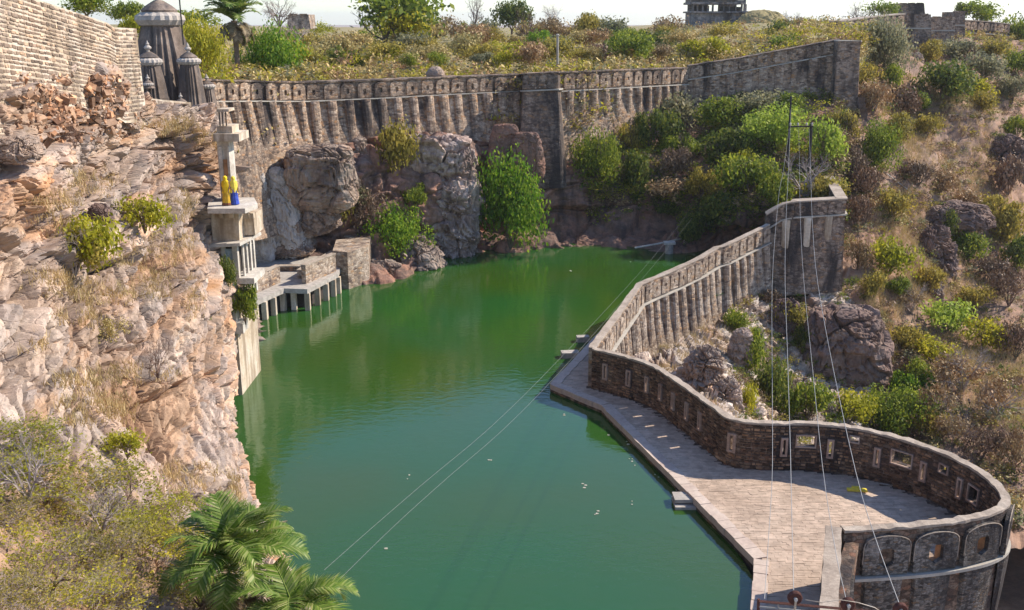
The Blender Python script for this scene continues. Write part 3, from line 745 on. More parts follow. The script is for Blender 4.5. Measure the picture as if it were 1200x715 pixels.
def frame(P, u, hw, v0, v1, sg, off, parent, bw=.09, pr=.10, mat=None):
    mb = MB(); 
    for (a, b_, c, d) in ((u-hw-bw, u-hw, v0-bw, v1+bw), (u+hw, u+hw+bw, v0-bw, v1+bw), (u-hw, u+hw, v0-bw, v0), (u-hw, u+hw, v1, v1+bw)):
        q = [wall_point(P, x, v, off-.05, sg) for x, v in ((a,d),(b_,d),(b_,c),(a,c))]+[wall_point(P, x, v, off+pr, sg) for x, v in ((a,d),(b_,d),(b_,c),(a,c))]
        mb.add(q, [(0,1,2,3),(7,6,5,4),(0,4,5,1),(1,5,6,2),(2,6,7,3),(3,7,4,0)])
    mb.obj('loophole_frame', mat or M['frame'], parent)
for s_ in slits:
    if s_[0] == 'slit': frame(W3, s_[1], .07, .75, 1.55, 1, TH3, pw, bw=.10)
    else: frame(W3, s_[1], s_[2], s_[3], s_[4], 1, TH3, pw, bw=.06, pr=.08)
# outer face of the near half of the bastion: arched merlons, string course, piers
u_end = W3.L
archN = arch_mesh('merlon', 1.95, 1.75, .17, [M['dark_wall']], sw=.62, sh=.84, sc=.58, plate=False)
trimN = arch_trim('arch_trim', 1.97, 1.75, .17, M['coping'])
for u in nearops:                                                   # gun port reveals, the sunlight on them put into the orange
    for (ua, ub, va, vb) in ((u-.31,u-.275,.74,1.58),(u+.275,u+.31,.74,1.58),(u-.27,u+.27,1.54,1.58)):
        q = [wall_point(W3, x, v_, o_, W3o) for o_ in (-TH3+.01, -.01) for x, v_ in ((ua,vb),(ub,vb),(ub,va),(ua,va))]
        mb = MB(); mb.add(q, [(3,2,1,0),(4,5,6,7),(0,1,5,4),(1,2,6,5),(2,3,7,6),(3,0,4,7)]); mb.obj('port_reveal', M['recess'], pw)
for k, u in enumerate([nearops[0]+2.1, nearops[0], nearops[1], nearops[1]-2.1, nearops[1]-4.2, nearops[1]-6.3]):
    if not (0 < u < u_end-.3): continue
    q = wall_point(W3, u, .14, 0, W3o); nr = W3.nor(u, W3o)
    o = link('merlon', archN, pw, loc=tuple(q)); o.rotation_euler = (0,0,math.atan2(nr[0], -nr[1]))
    o = link('arch_trim', trimN, pw, loc=tuple(q)); o.rotation_euler = (0,0,math.atan2(nr[0], -nr[1]))
for k in range(6):
    u = nearops[0]+1.05-2.1*k if k < 2 else nearops[1]-1.05-2.1*(k-2)
band(W3, 1.93, 2.06, -.05, .30, W3o, M['ledge'], pw, 'string_course', step=.3, u0=max(0, ufar-6))
pn = rib_mesh('pier', 1.75, 5.0, .3, [M['dark_wall']], low=.6)
for u in [nearops[0]+2.1, nearops[0], nearops[1], nearops[1]-2.1, nearops[1]-4.2, nearops[1]-6.3]:
    if not (0 < u < u_end-.3): continue
    q = wall_point(W3, u, 2.07, 0, W3o, .02); nr = W3.nor(u, W3o)
    o = link('pier', pn, pw, loc=tuple(q)); o.rotation_euler = (0,0,math.atan2(nr[0], -nr[1]))
# return wall of the bastion running toward the viewer
p0 = onz(987, 624.5, PT); W3r = Path([(p0.x, p0.y+.2, PT), tuple(onz(984,660,PT)), tuple(onz(980,735,PT-.02))])
rw = empty('return_wall', (0,0,0), label='straight pale-topped wall stub closing the near end of the bastion beside the terrace', cat='parapet wall')
build_wall(W3r, 8, .55, -1, 0, M['dark_wall'], rw, 'wall_core'); band(W3r, -.12, 0, -.58, .03, -1, M['coping'], rw, 'coping', wob=.02)
W3s = Path([(p0.x+.62, p0.y-.2, PT-.35), tuple(onz(997,672,PT-.35)), tuple(onz(994,735,PT-.35))])
build_wall(W3s, 8, .5, -1, 0, M['wall3'], rw, 'buttress_step')  # both steps get dark masonry to carry the shade on this strip
W3t = Path([tuple(onz(1001,674,PT-.9)), tuple(onz(1000,740,PT-.9))])
build_wall(W3t, 8, .4, -1, 0, M['dark_wall'], rw, 'buttress_step')

# ---- terrace
te = empty('terrace', (0,0,0), kind='structure')
edge_px = [(740,349),(645,450),(705,475),(790,560),(885,655),(880,730)]
outer = [onz(x, y, TZ) for x, y in edge_px]
inner = [tuple(wall_point(W3, u, 0, .25, 1)[:2]) for u in np.linspace(0, W3.L, 50)]
far = tuple(onz(757,342,TZ)[:2])
poly = [(p.x, p.y) for p in outer]+[tuple(onz(984,735,TZ)[:2])]+inner[::-1]+[tuple(wall_point(W2a, u, 0, -.4, 1)[:2]) for u in (2, 6, 10, 14)]
mb = MB(); mb.prism(poly[::-1], -3, TZ-.05); mb.obj('terrace_core', M['wall3'], te)
# curb stones along the lake edge
def curb(a, b_, nstone):
    d = Vector(b_)-Vector(a); L = d.length; d.normalize(); nn_ = Vector((d.y, -d.x, 0)); x = 0
    while x < L-.05:
        l = min(random.uniform(.6, 1.1), L-x); p = Vector(a)+d*(x+.01); q = Vector(a)+d*(x+l-.012)
        ww = .55+random.uniform(-.05,.05); o_ = random.uniform(.02, .06); zz = TZ+random.uniform(.0,.02)
        mb = MB(); pts = [p+nn_*o_*-1, q+nn_*o_*-1, q+nn_*ww, p+nn_*ww]
        mb.hexa([(v.x, v.y, TZ-.32) for v in pts]+[(v.x, v.y, zz) for v in pts]); mb.obj('curb_stone', M['paving'], te); x += l
for a, b_ in zip(outer[:-1], outer[1:]):
    dd = b_-a; s_ = 1
    curb(b_, a, 0)
# paving slabs: long thin stones laid across the terrace
def inpoly(x, y, P_):
    c = False; n = len(P_); j = n-1
    for i in range(n):
        if (P_[i][1] > y) != (P_[j][1] > y) and x < (P_[j][0]-P_[i][0])*(y-P_[i][1])/(P_[j][1]-P_[i][1]+1e-12)+P_[i][0]: c = not c
        j = i
    return c
slabs = []
y = min(p[1] for p in poly)
while y < max(p[1] for p in poly):
    h = random.uniform(.11, .17); x = -3+random.uniform(0,.4)
    while x < 24:
        l = random.uniform(.25, .6)
        if inpoly(x+l/2, y+h/2, poly) and inpoly(x, y, poly) and inpoly(x+l, y+h, poly):
            z = TZ-.035+random.uniform(-.006, .008); g_ = .004; z0 = TZ-.09; w_ = lambda: random.uniform(-.006,.006)
            a = [(x+g_,y+g_+w_()),(x+l-g_,y+g_+w_()),(x+l-g_,y+h-g_+w_()),(x+g_,y+h-g_+w_())]
            slabs.append([(*q, z0) for q in a]+[(*q, z+random.uniform(-.006,.006)) for q in a])
        x += l
    y += h
slabs.sort(key=lambda s_: s_[0][1])
vis = [s_ for s_ in slabs if proj(s_[0])[1] < 730]; hid = [s_ for s_ in slabs if proj(s_[0])[1] >= 730]
M['slab'] = rock_mat('paving slabs', [(.36,.27,.205),(.47,.365,.285),(.55,.44,.355)], .25, .8, tint=False, island=False, bumpd=.01)
tt_ = M['slab'].node_tree; ge = tt_.nodes.new('ShaderNodeNewGeometry'); bs = tt_.nodes['Principled BSDF']; src = bs.inputs['Base Color'].links[0].from_socket
tt_.links.new(mix(tt_, 1., src, ramp(tt_, ge.outputs['Random Per Island'], [(0,(.85,.83,.81)),(.5,(1,.97,.94)),(1,(1.1,1.06,1.03))]), 'MULTIPLY'), bs.inputs['Base Color'])
stones_single(vis[:300], M['slab'], te, 'paving_stone'); stones_obj(vis[300:]+hid, M['slab'], te, 'paving_stones')
# landing steps
def steps(name, px, py, wid, dep, n, label, ang=0, th=.16, mat='concrete'):
    p = onz(px, py, TZ); e = empty(name, (p.x, p.y, WZ), ang, label=label, cat='steps')
    for k in range(n):
        mb = MB(); z1 = TZ-.12-k*.24-WZ; mb.box(-wid/2-.0*k, wid/2+.14*k, -dep-.28*k, .3, z1-th-(.3 if k == n-1 else 0), z1, .012); mb.obj('step', M[mat], e)
steps('landing_step', 803, 577, 1.15, .55, 2, 'two square concrete steps on the lake side of the terrace near its middle')
steps('landing_slab', 668, 410, 1.2, .35, 1, 'larger flat slab jutting over the water at the terrace corner', .1)
steps('landing_slab', 683, 392, .9, .3, 1, 'smaller flat slab jutting over the water further up the terrace edge', .1)
# ------------------------------------------------------------------ vegetation
def leaf_quads(c, nrm, size, asp=.55):
    """rhombic leaves: centres (n,3), normals (n,3), sizes (n,)"""
    n = len(c); r = rng.normal(size=(n,3)); t_ = np.cross(nrm, r); t_ /= np.linalg.norm(t_, axis=1, keepdims=True)+1e-9
    b_ = np.cross(nrm, t_); b_ /= np.linalg.norm(b_, axis=1, keepdims=True)+1e-9
    s_ = size[:,None]
    V = np.stack([c-t_*s_, c-b_*s_*asp, c+t_*s_, c+b_*s_*asp], 1).reshape(-1,3)
    return V, np.arange(4*n).reshape(n,4)
def crown_pts(n, lobes, seed, flat=.75, fill=.35, rag=.12):
    r = np.random.default_rng(seed)
    d = r.normal(size=(lobes,3)); d /= np.linalg.norm(d, axis=1, keepdims=True); d[:,2] = np.abs(d[:,2])*1.1-.25
    cen = d*(r.uniform(.25,.88,(lobes,1)))*np.array([1,1,flat]); rad = r.uniform(.14,.44,lobes)
    k = r.choice(lobes, n, p=rad**2/np.sum(rad**2))
    e = r.normal(size=(n,3)); e /= np.linalg.norm(e, axis=1, keepdims=True)
    rr = rad[k]*np.where(r.random(n) < fill, r.uniform(.2,1,n), r.uniform(.85,1.08,n)+rag*np.abs(r.normal(size=n)))
    P = cen[k]+e*rr[:,None]*np.array([1,1,.85]); Nn = e+.7*r.normal(size=(n,3))
    Nn /= np.linalg.norm(Nn, axis=1, keepdims=True)
    P[:,2] = P[:,2]*.9+.45
    P[:,2] = np.where(P[:,2] < 0, r.random(n)*.25, P[:,2])
    return P, Nn
def crown_mesh(name, n, lobes, seed, size=.055, **k):
    P, Nn = crown_pts(n, lobes, seed, **k); r = np.random.default_rng(seed+1)
    V, F = leaf_quads(P, Nn, size*r.uniform(.6,1.5,n)); return np_mesh(name, V, F, [M['leaf_green']])
def twig_segs(seed, levels=4, kids=(3,5), spread=.7, l0=.42, up=.25, start=5):
    r = random.Random(seed); segs = []; tips = []
    def grow(p, d, l, rad, lev):
        n = 2; q = p
        for i in range(n):
            d2 = (d+Vector((r.gauss(0,.22), r.gauss(0,.22), r.gauss(0,.18)+up*.12))).normalized(); q2 = q+d2*l/n
            segs.append((q, q2, rad*(1-.25*i), rad*(1-.25*(i+1)))); q = q2; d = d2
            if lev > 0 and i < n-1 and r.random() < .6:
                grow(q, (d+Vector((r.gauss(0,spread), r.gauss(0,spread), r.gauss(0,spread*.6)))).normalized(), l*.6, rad*.5, lev-1)
        if lev > 0:
            for k in range(r.randint(*kids)):
                grow(q, (d+Vector((r.gauss(0,spread), r.gauss(0,spread), r.gauss(0,spread*.55)+up*.3))).normalized(), l*r.uniform(.55,.8), rad*.55, lev-1)
        else: tips.append(q)
    for k in range(start):
        a = 2*math.pi*(k+r.random()*.6)/start; grow(Vector((0,0,0)), Vector((math.cos(a)*spread, math.sin(a)*spread, .8)).normalized(), l0, .03, levels)
    return segs, tips
def seg_mesh(name, segs, mat, rs=1.0):
    V = []; 
    A = np.array([tuple(s[0]) for s in segs]); B = np.array([tuple(s[1]) for s in segs]); ra = np.array([s[2] for s in segs])*rs; rb = np.array([s[3] for s in segs])*rs
    d = B-A; d /= np.linalg.norm(d, axis=1, keepdims=True)+1e-9; x = np.cross(d, np.array([.31,.52,.79])); x /= np.linalg.norm(x, axis=1, keepdims=True)+1e-9; y = np.cross(d, x)
    n = len(segs); V = np.zeros((n,6,3))
    for k in range(3):
        a = 2*math.pi*k/3; o = x*math.cos(a)+y*math.sin(a); V[:,k] = A+o*ra[:,None]; V[:,3+k] = B+o*rb[:,None]
    F = np.array([[0,1,4,3],[1,2,5,4],[2,0,3,5]]); F = (F[None]+6*np.arange(n)[:,None,None]).reshape(-1,4)
    return np_mesh(name, V.reshape(-1,3), F, [mat])
CR = {
 'round': [crown_mesh('foliage', 3000, 10, 100+i, .050, rag=.3, fill=.35) for i in range(4)],
 'loose': [crown_mesh('foliage', 1700, 11, 120+i, .055, fill=.5, rag=.3) for i in range(3)],
 'dense': [crown_mesh('foliage', 6500, 20, 140+i, .034, fill=.25, rag=.25) for i in range(2)],
 'airy': [crown_mesh('foliage', 1100, 9, 160+i, .045, fill=.8, rag=.4) for i in range(2)],
}
TW = []
for i in range(3):
    sg, tp_ = twig_segs(200+i, 4, (2,3), .6, .36); TW.append((seg_mesh('branches', sg, M['twig']), tp_))
STEM = seg_mesh('stems', twig_segs(231, 2, (2,3), .5, .42)[0], M['bark'], 1.0)
count = {'n': 0}
def bush(px, py, wpx, hpx, kind, mat, label, cat='bush', name='shrub', Y=None, group=None, on=None, trunk=None, depth=1.0, leaves=None):
    """px,py: middle of the crown in the photograph; it grows from the surface under its lower edge"""
    by = py+hpx*.42
    if Y is None:
        h_ = hit(px, by, on); Y = h_[0].y if h_ else 100
    if on and 'cliff' in on: Y -= .7
    base = at(px, by, Y); pm = pxm(Y); count['n'] += 1; i = count['n']
    wd, ht = wpx*pm/2, hpx*pm
    e = empty(name, tuple(base), random.uniform(0, 6.28), label=label, cat=cat, group=group)
    if kind in ('bare', 'twiggy'):
        me, tips = TW[i % 3]
        link('branches', me, e, scale=(wd*1.25, wd*1.25*depth, ht*1.15), mat=M[mat])
        if kind == 'twiggy': link('foliage', CR['airy'][i % 2], e, scale=(wd*1.0, wd*depth, ht*.95), mat=M[leaves or 'leaf_tan'])
    else:
        link('foliage', CR[kind][i % len(CR[kind])], e, scale=(wd*1.0, wd*1.0*depth, ht*.95), mat=M[mat])
        if trunk is None: link('stems', STEM, e, scale=(wd*1.15, wd*1.15, ht*1.0), mat=M['bark'])
    if trunk:
        mb = MB(); mb.tube([(0,0,-trunk*1.3),(.1,.05,-trunk*.5),(0,.1,ht*.3)], [.05*wd+.06, .04*wd+.05, .03*wd+.03], 7); mb.obj('trunk', M['bark'], e)
    return e
SL = ['shore_cliff']; HS = ['hillside']; RV = ['ravine_side', 'hillside']; PL = ['plateau']; CL = ['cliff']
B = bush
# lake head, inside the walls
B(598,248,92,104,'dense','leaf_bright','big rounded bright green tree hanging over the far water edge','tree','leafy_tree',on=SL)
B(699,188,60,62,'dense','leaf_green','round green shrub with sunlit crown on the far cliff, right of the dark bastion',on=SL)
B(746,206,52,48,'round','leaf_dark','dark olive shrub on the cliff rim, right of the round green shrub',on=SL)
B(790,192,40,36,'round','leaf_brown','rusty brown bramble mound on the slope beside a dark olive shrub',on=SL)
B(762,152,62,58,'round','leaf_dark','dark green bush under the receding rampart, left of the grey one',on=SL)
B(792,132,74,44,'loose','leaf_grey','ash grey airy bush below the corner of the far rampart',on=SL)
B(846,136,64,36,'round','leaf_green','mid green bush close under the dark rampart corner',on=SL)
B(890,122,70,30,'loose','leaf_grey','pale grey green bush at the foot of the dark rampart',on=SL)
B(905,158,92,50,'dense','leaf_lime','large glowing lime green bush on the middle of the slope',on=SL)
B(962,170,52,56,'loose','leaf_lime','lime green bush around the power pole frame',on=SL)
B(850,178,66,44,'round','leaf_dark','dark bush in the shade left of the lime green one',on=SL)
B(878,208,80,50,'round','leaf_green','green bush with yellow top above the lake corner',on=SL)
B(822,215,46,50,'round','leaf_olive','olive bush half way down the slope above the dark lake corner',on=SL)
B(795,222,66,28,'loose','leaf_dry','rust coloured low bush trailing over the cliff rim',on=SL)
B(905,232,62,48,'round','leaf_green','green bush just behind the climbing lower rampart',on=SL)
B(850,248,70,50,'round','leaf_dark','dark teal bush hanging low beside the lake corner',on=SL)
B(890,262,40,34,'loose','leaf_yellow','small yellow green bush touching the lower rampart top',on=SL)
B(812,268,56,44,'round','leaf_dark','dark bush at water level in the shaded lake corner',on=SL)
B(945,208,84,62,'bare','twig','bare pale grey twiggy tree in front of the power pole frame','tree','bare_tree',on=SL)
B(960,222,56,34,'loose','leaf_olive','olive bush between the turret and the bare grey tree',on=SL)
B(800,172,50,36,'round','leaf_green','green bush between the ash grey bush and the brown bramble',on=SL)
B(735,165,36,36,'loose','leaf_olive','thin olive bush at the foot of the receding rampart',on=SL)
B(925,128,40,30,'round','leaf_green','small green bush below the stained patch of the rampart',on=SL)
B(870,190,40,30,'loose','leaf_yellow','yellowish tuft bush between two greens on the slope',on=SL)
B(780,245,40,26,'round','leaf_dark','dark hanging bush on the cliff below the rusty low one',on=SL)
# left shore
B(460,176,54,66,'loose','leaf_olive','olive shrub growing from a cleft between two grey rock masses',on=SL)
B(388,243,66,52,'loose','leaf_olive','straggly olive bush above the stone bathing platform',on=SL)
B(432,248,56,52,'twiggy','twig_b','brown dry bush in the middle of the bank above the bathing platform',on=SL,leaves='leaf_brown')
B(484,230,40,36,'round','leaf_green','small green bush against the grey rock flank',on=SL)
B(470,274,72,62,'dense','leaf_bright','bright yellow green bush leaning over the water beside the platform tower',on=SL)
B(418,232,36,30,'loose','leaf_grey','small grey green bush on the bank above the bathing platform',on=SL)
B(263,322,34,42,'round','leaf_dark','dark climber clinging to the white shrine balcony',cat='climber',Y=55.5)
B(288,354,36,62,'round','leaf_green','light green climber hanging at the foot of the white shrine',cat='climber',Y=57)
B(244,388,22,54,'loose','leaf_bright','narrow bright green plant in the gap between cliff and shrine base',Y=50)
# sunlit left cliff
B(90,288,100,72,'loose','leaf_yellow','large olive yellow thorn bush low on the sunlit cliff',on=CL,leaves='leaf_yellow')
B(88,298,84,60,'twiggy','twig','grey stemmed bush tangled into the large olive yellow thorn bush',on=CL,leaves='leaf_olive')
B(170,254,66,46,'loose','leaf_yellow','smaller olive yellow thorn bush higher on the sunlit cliff',on=CL)
B(130,388,52,34,'twiggy','twig','withered grey shrub on a smooth slab of the cliff',on=CL)
B(185,424,52,46,'bare','twig_b','leafless dark brown shrub on the cliff above the fractured slab',on=CL)
B(88,160,26,34,'bare','twig_b','dead dark root stump on the rubble below the old wall','stump','dead_stump',on=CL)
B(150,522,60,36,'loose','leaf_yellow','patchy yellow green undergrowth beneath the fractured slab',on=CL)
# outside the lower rampart
B(862,378,40,34,'round','leaf_green','green bush touching the foot of the fluted lower rampart',on=RV)
B(878,412,52,56,'round','leaf_green','green bush hanging beside the white rock rib in the ravine',on=RV)
B(900,450,60,64,'round','leaf_dark','dark green bush deep in the ravine behind the terrace parapet',on=RV)
B(876,470,30,50,'loose','leaf_yellow','narrow yellow green bush just behind the parapet bend',on=RV)
B(945,470,70,56,'round','leaf_green','green bush behind the parapet between the cables',on=RV)
B(990,478,70,42,'loose','leaf_yellow','yellow olive bush behind the parapet under the dark boulder',on=RV)
B(1045,478,90,62,'dense','leaf_green','broad green bush behind the parapet at the foot of the slope',on=RV)
B(1062,448,60,44,'round','leaf_bright','bright green bush sprouting right of the dark boulder base',on=RV)
B(1088,495,50,40,'loose','leaf_olive','olive bush behind the parapet where the bastion starts to turn',on=RV)
B(925,372,46,40,'loose','leaf_olive','olive bush at the foot of the shaded turret',on=RV)
B(945,398,36,34,'round','leaf_dark','dark tuft left of the dark ravine boulder',on=RV)
B(905,350,40,26,'loose','leaf_brown','brown scrub under the climbing rampart beside the turret',on=RV)
# right hillside
B(1038,60,66,66,'dense','leaf_grey','hazy green tree below the upper ramparts right of the weathered tower','tree','leafy_tree',on=HS)
B(1046,94,34,30,'round','leaf_green','small green bush below the hazy green tree',on=HS)
B(1103,98,78,46,'round','leaf_dark','long dark green thicket in the middle of the upper hillside',on=HS)
B(1027,178,52,54,'dense','leaf_green','vivid green round bush on the shadowed hillside path','bush',on=HS)
B(1056,122,44,36,'loose','leaf_brown','brown dry bush left of the straw coloured gully',on=HS)
B(1052,155,44,38,'round','leaf_olive','dark olive bush above the stony gully beside the straw grass',on=HS)
B(1012,92,38,30,'loose','leaf_olive','yellowish bush at the corner of the weathered tower foot',on=HS)
B(1022,118,50,40,'loose','leaf_dry','russet dry bush under the weathered tower',on=HS)
B(990,150,44,40,'loose','leaf_olive','olive brown bush right of the power pole frame',on=HS)
B(1150,82,60,36,'loose','leaf_grey','grey green thin bush on the upper right slope',on=HS)
B(1185,108,44,36,'loose','leaf_grey','pale olive bush at the right edge, upper slope',on=HS)
B(1190,150,42,36,'round','leaf_green','green bush right of the ruined hillside wall',on=HS)
B(1150,122,36,28,'round','leaf_olive','olive bush above the ruined hillside wall',on=HS)
B(1134,292,54,36,'round','leaf_green','fresh green bush below the rocky outcrop of the hillside',on=HS)
B(1108,264,28,38,'round','leaf_dark','dark green bush tucked against the rocky outcrop',on=HS)
B(1040,302,66,50,'loose','leaf_yellow','yellow green open bush above the tan slope path',on=HS)
B(1024,335,40,34,'loose','leaf_olive','olive bush beside the turret on the tan slope',on=HS)
B(1178,265,60,52,'round','leaf_olive','brown olive bush at the right edge, mid slope',on=HS)
B(1108,372,76,46,'loose','leaf_lime','pale green flat topped bush on the lower right slope',on=HS)
B(1152,392,66,40,'loose','leaf_yellow','yellow green flat bush down the slope from the pale green one',on=HS)
B(1182,338,60,50,'twiggy','twig_b','dark dry thicket at the right edge, lower slope',on=HS,leaves='leaf_brown')
B(1128,438,92,52,'twiggy','twig','pale leafless brushwood patch on the lower right slope','brushwood',on=HS,leaves='leaf_dry')
B(1168,470,76,56,'twiggy','twig','pale leafless brushwood at the lower right edge','brushwood',on=HS,leaves='leaf_dry')
B(1150,520,70,50,'twiggy','twig_b','brown brushwood beyond the top of the round bastion','brushwood',on=HS,leaves='leaf_brown')
B(1188,525,60,60,'twiggy','twig_b','brown brushwood at the right edge beyond the round bastion','brushwood',on=HS,leaves='leaf_dry')
B(1120,500,60,44,'twiggy','twig','pale brushwood right behind the bend of the bastion parapet','brushwood',on=HS,leaves='leaf_dry')
B(1100,470,60,46,'twiggy','twig','leafless brushwood just behind the parapet bushes','brushwood',on=HS,leaves='leaf_dry')
B(1068,352,50,36,'twiggy','twig','dry pinkish brush above the dark ravine boulder','brushwood',on=HS,leaves='leaf_dry')
B(1085,330,44,40,'round','leaf_olive','olive bush in the groove left of the flat topped bush',on=HS)
B(1010,250,40,44,'loose','leaf_brown','dark brown scrub bush right of the turret top',on=HS)
B(1130,235,40,26,'loose','leaf_dry','straw coloured scrub on the outcrop shelf',on=HS)
B(1180,210,50,50,'loose','leaf_brown','brown grey scrub bush at the right edge below the ruined wall',on=HS)
B(1075,205,50,34,'loose','leaf_brown','brown scrub bush on the shaded hillside beside the pipe',on=HS)
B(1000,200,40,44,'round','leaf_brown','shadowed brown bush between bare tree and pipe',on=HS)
for px_, py_, w_, h_, kd_, mt_, lb_ in (
 (1085,150,40,30,'loose','leaf_olive','small olive bush at the head of the straw gully'),(1130,60,60,26,'loose','leaf_grey','grey green scrub below the slim ridge tower'),(1165,60,50,26,'loose','leaf_olive','olive scrub under the right hand ridge rampart'),
 (1090,62,40,24,'round','leaf_olive','olive bush at the foot of the stepped ridge tower'),(1190,75,40,30,'round','leaf_green','green bush at the right edge high on the slope'),(1070,120,50,34,'round','leaf_green','green bush just below the long dark thicket'),
 (1140,105,50,24,'loose','leaf_yellow','yellow scrub between thicket and ruined wall'),(1020,215,46,40,'loose','leaf_brown','brown bush right of the bare grey tree'),(1045,240,46,36,'loose','leaf_olive','olive bush on the shaded hillside below the pipe end'),
 (1100,215,44,30,'loose','leaf_dry','rust bush under the foot of the ruined wall'),(1155,245,44,34,'round','leaf_olive','dark olive bush right of the layered outcrop'),(1190,300,50,44,'round','leaf_dark','dark bush at the right edge under the brown olive one'),
 (1160,320,54,40,'loose','leaf_brown','brown scrub bush below the fresh green one'),(1060,395,50,36,'loose','leaf_olive','olive bush right of the purple boulder top'),(1090,410,60,34,'loose','leaf_yellow','yellow tinged bush above the pale brushwood'),
 (1140,352,50,34,'loose','leaf_olive','olive bush uphill of the pale green flat topped one'),(1190,400,50,50,'loose','leaf_brown','dark brown bush at the right edge beside the flat bushes'),(1050,335,34,28,'round','leaf_green','small green bush on the tan path below the yellow open one'),
 (1005,300,34,40,'loose','leaf_dry','straw coloured bush touching the right side of the turret'),(1075,440,50,36,'round','leaf_green','green bush between the boulder foot and the brushwood')):
    B(px_, py_, w_, h_, kd_, mt_, lb_, on=HS)
# plateau
def palm(name, pos, fl, nf, label, cat='palm tree', trunk=0, skirt=0, seed=1, droop=1.0, par=None, leafw=.018, up=.9, mat='palm', nl=46):
    r = random.Random(seed); e = empty(name, pos, 0, label=label, cat=cat)
    protos = []
    for k in range(4):
        V = []; F = []; pts = []; n = 14; x = 0; z = 0; a = .9+.2*k*.3
        for i in range(n+1):
            pts.append((x, z)); a -= (.075+.02*k)*droop*(.5+i/n); x += math.cos(a)/n; z += math.sin(a)/n
        mb = MB(); mb.tube([(p[0],0,p[1]) for p in pts], [.012*(1-i/n)+.003 for i in range(n+1)], 4)
        for j in range(nl):
            f = .14+.86*j/nl; i = min(int(f*n), n-1); u = f*n-i; px_, pz_ = pts[i][0]*(1-u)+pts[i+1][0]*u, pts[i][1]*(1-u)+pts[i+1][1]*u
            tx, tz = pts[i+1][0]-pts[i][0], pts[i+1][1]-pts[i][1]; tl_ = math.hypot(tx, tz); tx /= tl_; tz /= tl_
            L_ = .30*(math.sin(math.pi*min(1, f*.92+.05))**.6)*(1 if f < .85 else .8)
            for s_ in (-1, 1):
                up_ = r.uniform(.15,.65); ax = (tx*.55-tz*up_*.5, s_*(.75+r.uniform(-.1,.1)), tz*.55+tx*up_*.5)
                m_ = math.sqrt(sum(c*c for c in ax)); ax = [c/m_ for c in ax]; w_ = leafw
                b0 = (px_-tx*w_, 0, pz_-tz*w_); b1 = (px_+tx*w_, 0, pz_+tz*w_)
                md = (px_+ax[0]*L_*.55, ax[1]*L_*.55, pz_+ax[2]*L_*.55-.01); tp2 = (px_+ax[0]*L_, ax[1]*L_, pz_+ax[2]*L_-.05)
                mb.add([b0, (md[0]-tx*w_, md[1], md[2]-tz*w_), (md[0]+tx*w_, md[1], md[2]+tz*w_), b1, tp2], [(0,1,2,3), (1,4,2)])
        protos.append(mb.mesh('frond', [M[mat]]))
    for k in range(nf):
        a = k*2.39996; lift = up*(1-k/nf*1.0)-.35*(k/nf)
        o = link('frond', protos[k % 4], e, loc=(0,0,trunk)); s_ = fl*r.uniform(.82,1.1); o.scale = (s_, s_, s_)
        o.rotation_euler = (r.uniform(-.3,.3), -lift+r.uniform(-.12,.12), a+r.uniform(-.2,.2))
    for k in range(skirt):
        a = k*2.39996; o = link('dry_frond', protos[3], e, loc=(0,0,trunk-.1-.6*k/max(1,skirt)), mat=M['palm_dry']); s_ = fl*r.uniform(.55,.85); o.scale = (s_,)*3
        o.rotation_euler = (0, r.uniform(.9,1.25), a)
    if trunk:
        mb = MB(); mb.tube([(0,0,-.5),(.05,0,trunk*.5),(0,0,trunk)], [.28,.24,.3], 9); mb.obj('trunk', M['bark'], e)
    return e
p_ = at(274,24,100); palm('date_palm', (p_.x, p_.y, p_.z-6.0), 3.6, 34, 'tall date palm with a skirt of dead fronds behind the grey temple', trunk=6.0, skirt=16, seed=5, leafw=.02, nl=26)
def tree(px, cy, wpx, hpx, kind, mat, Y, label, ground=17.2, name='tree', group=None, limbs=False):
    pm = pxm(Y); c = at(px, cy, Y); wd, ht = wpx*pm/2, hpx*pm
    e = empty(name, (c.x, c.y, c.z-ht*.5), random.uniform(0,6.28), label=label, cat='tree', group=group); count['n'] += 1; i = count['n']
    th = max(.6, c.z-ht*.5-ground)
    if kind == 'bare':
        link('crown', TW[i % 3][0], e, scale=(wd*1.2, wd*1.2, ht*1.1), mat=M[mat])
    else:
        link('crown', CR[kind][i % len(CR[kind])], e, scale=(wd*1.1, wd*1.1, ht), mat=M[mat])
    sg, _ = twig_segs(300+i, 2 if not limbs else 3, (2,3), .55, .42); me = seg_mesh('limbs', sg, M['bark'], 1.0)
    link('limbs', me, e, scale=(wd*.95, wd*.95, ht*.75), mat=M['bark'])
    mb = MB(); rr = .035*wd+.08; mb.tube([(0,0,-th),(.1,0,-th*.5),(0,0,ht*.08)], [rr*1.5, rr*1.1, rr], 8); mb.obj('trunk', M['bark'], e)
    return e
tree(238,56,58,66,'dense','leaf_yellow',88,'bright yellow green tree between the temple spire and the date palm')
tree(170,30,44,34,'round','leaf_yellow',86,'yellow green tree peeking between the old wall and the temple')
tree(150,14,36,24,'round','leaf_green',120,'dim green tree far behind the old left wall')
tree(100,4,60,26,'round','leaf_green',100,'green treetop rising over the crest of the old left wall')
tree(312,66,66,66,'dense','leaf_bright',103,'dense green mango-like tree behind the left end of the rampart')
tree(450,14,122,62,'loose','leaf_green',150,'spreading acacia with dark crooked limbs against the pale sky', limbs=True)
tree(470,30,70,34,'loose','leaf_yellow',149,'low yellow green tree just under the spreading acacia')
tree(326,10,54,40,'bare','twig',150,'leafless grey tree on the skyline right of the date palm')
tree(348,34,50,30,'bare','twig',140,'leafless grey bush tree left of the acacia')
tree(556,12,32,34,'bare','twig',190,'small leafless tree alone on the skyline')
tree(600,18,46,34,'round','leaf_dark',180,'dark green tree on the skyline between two leafless trees')
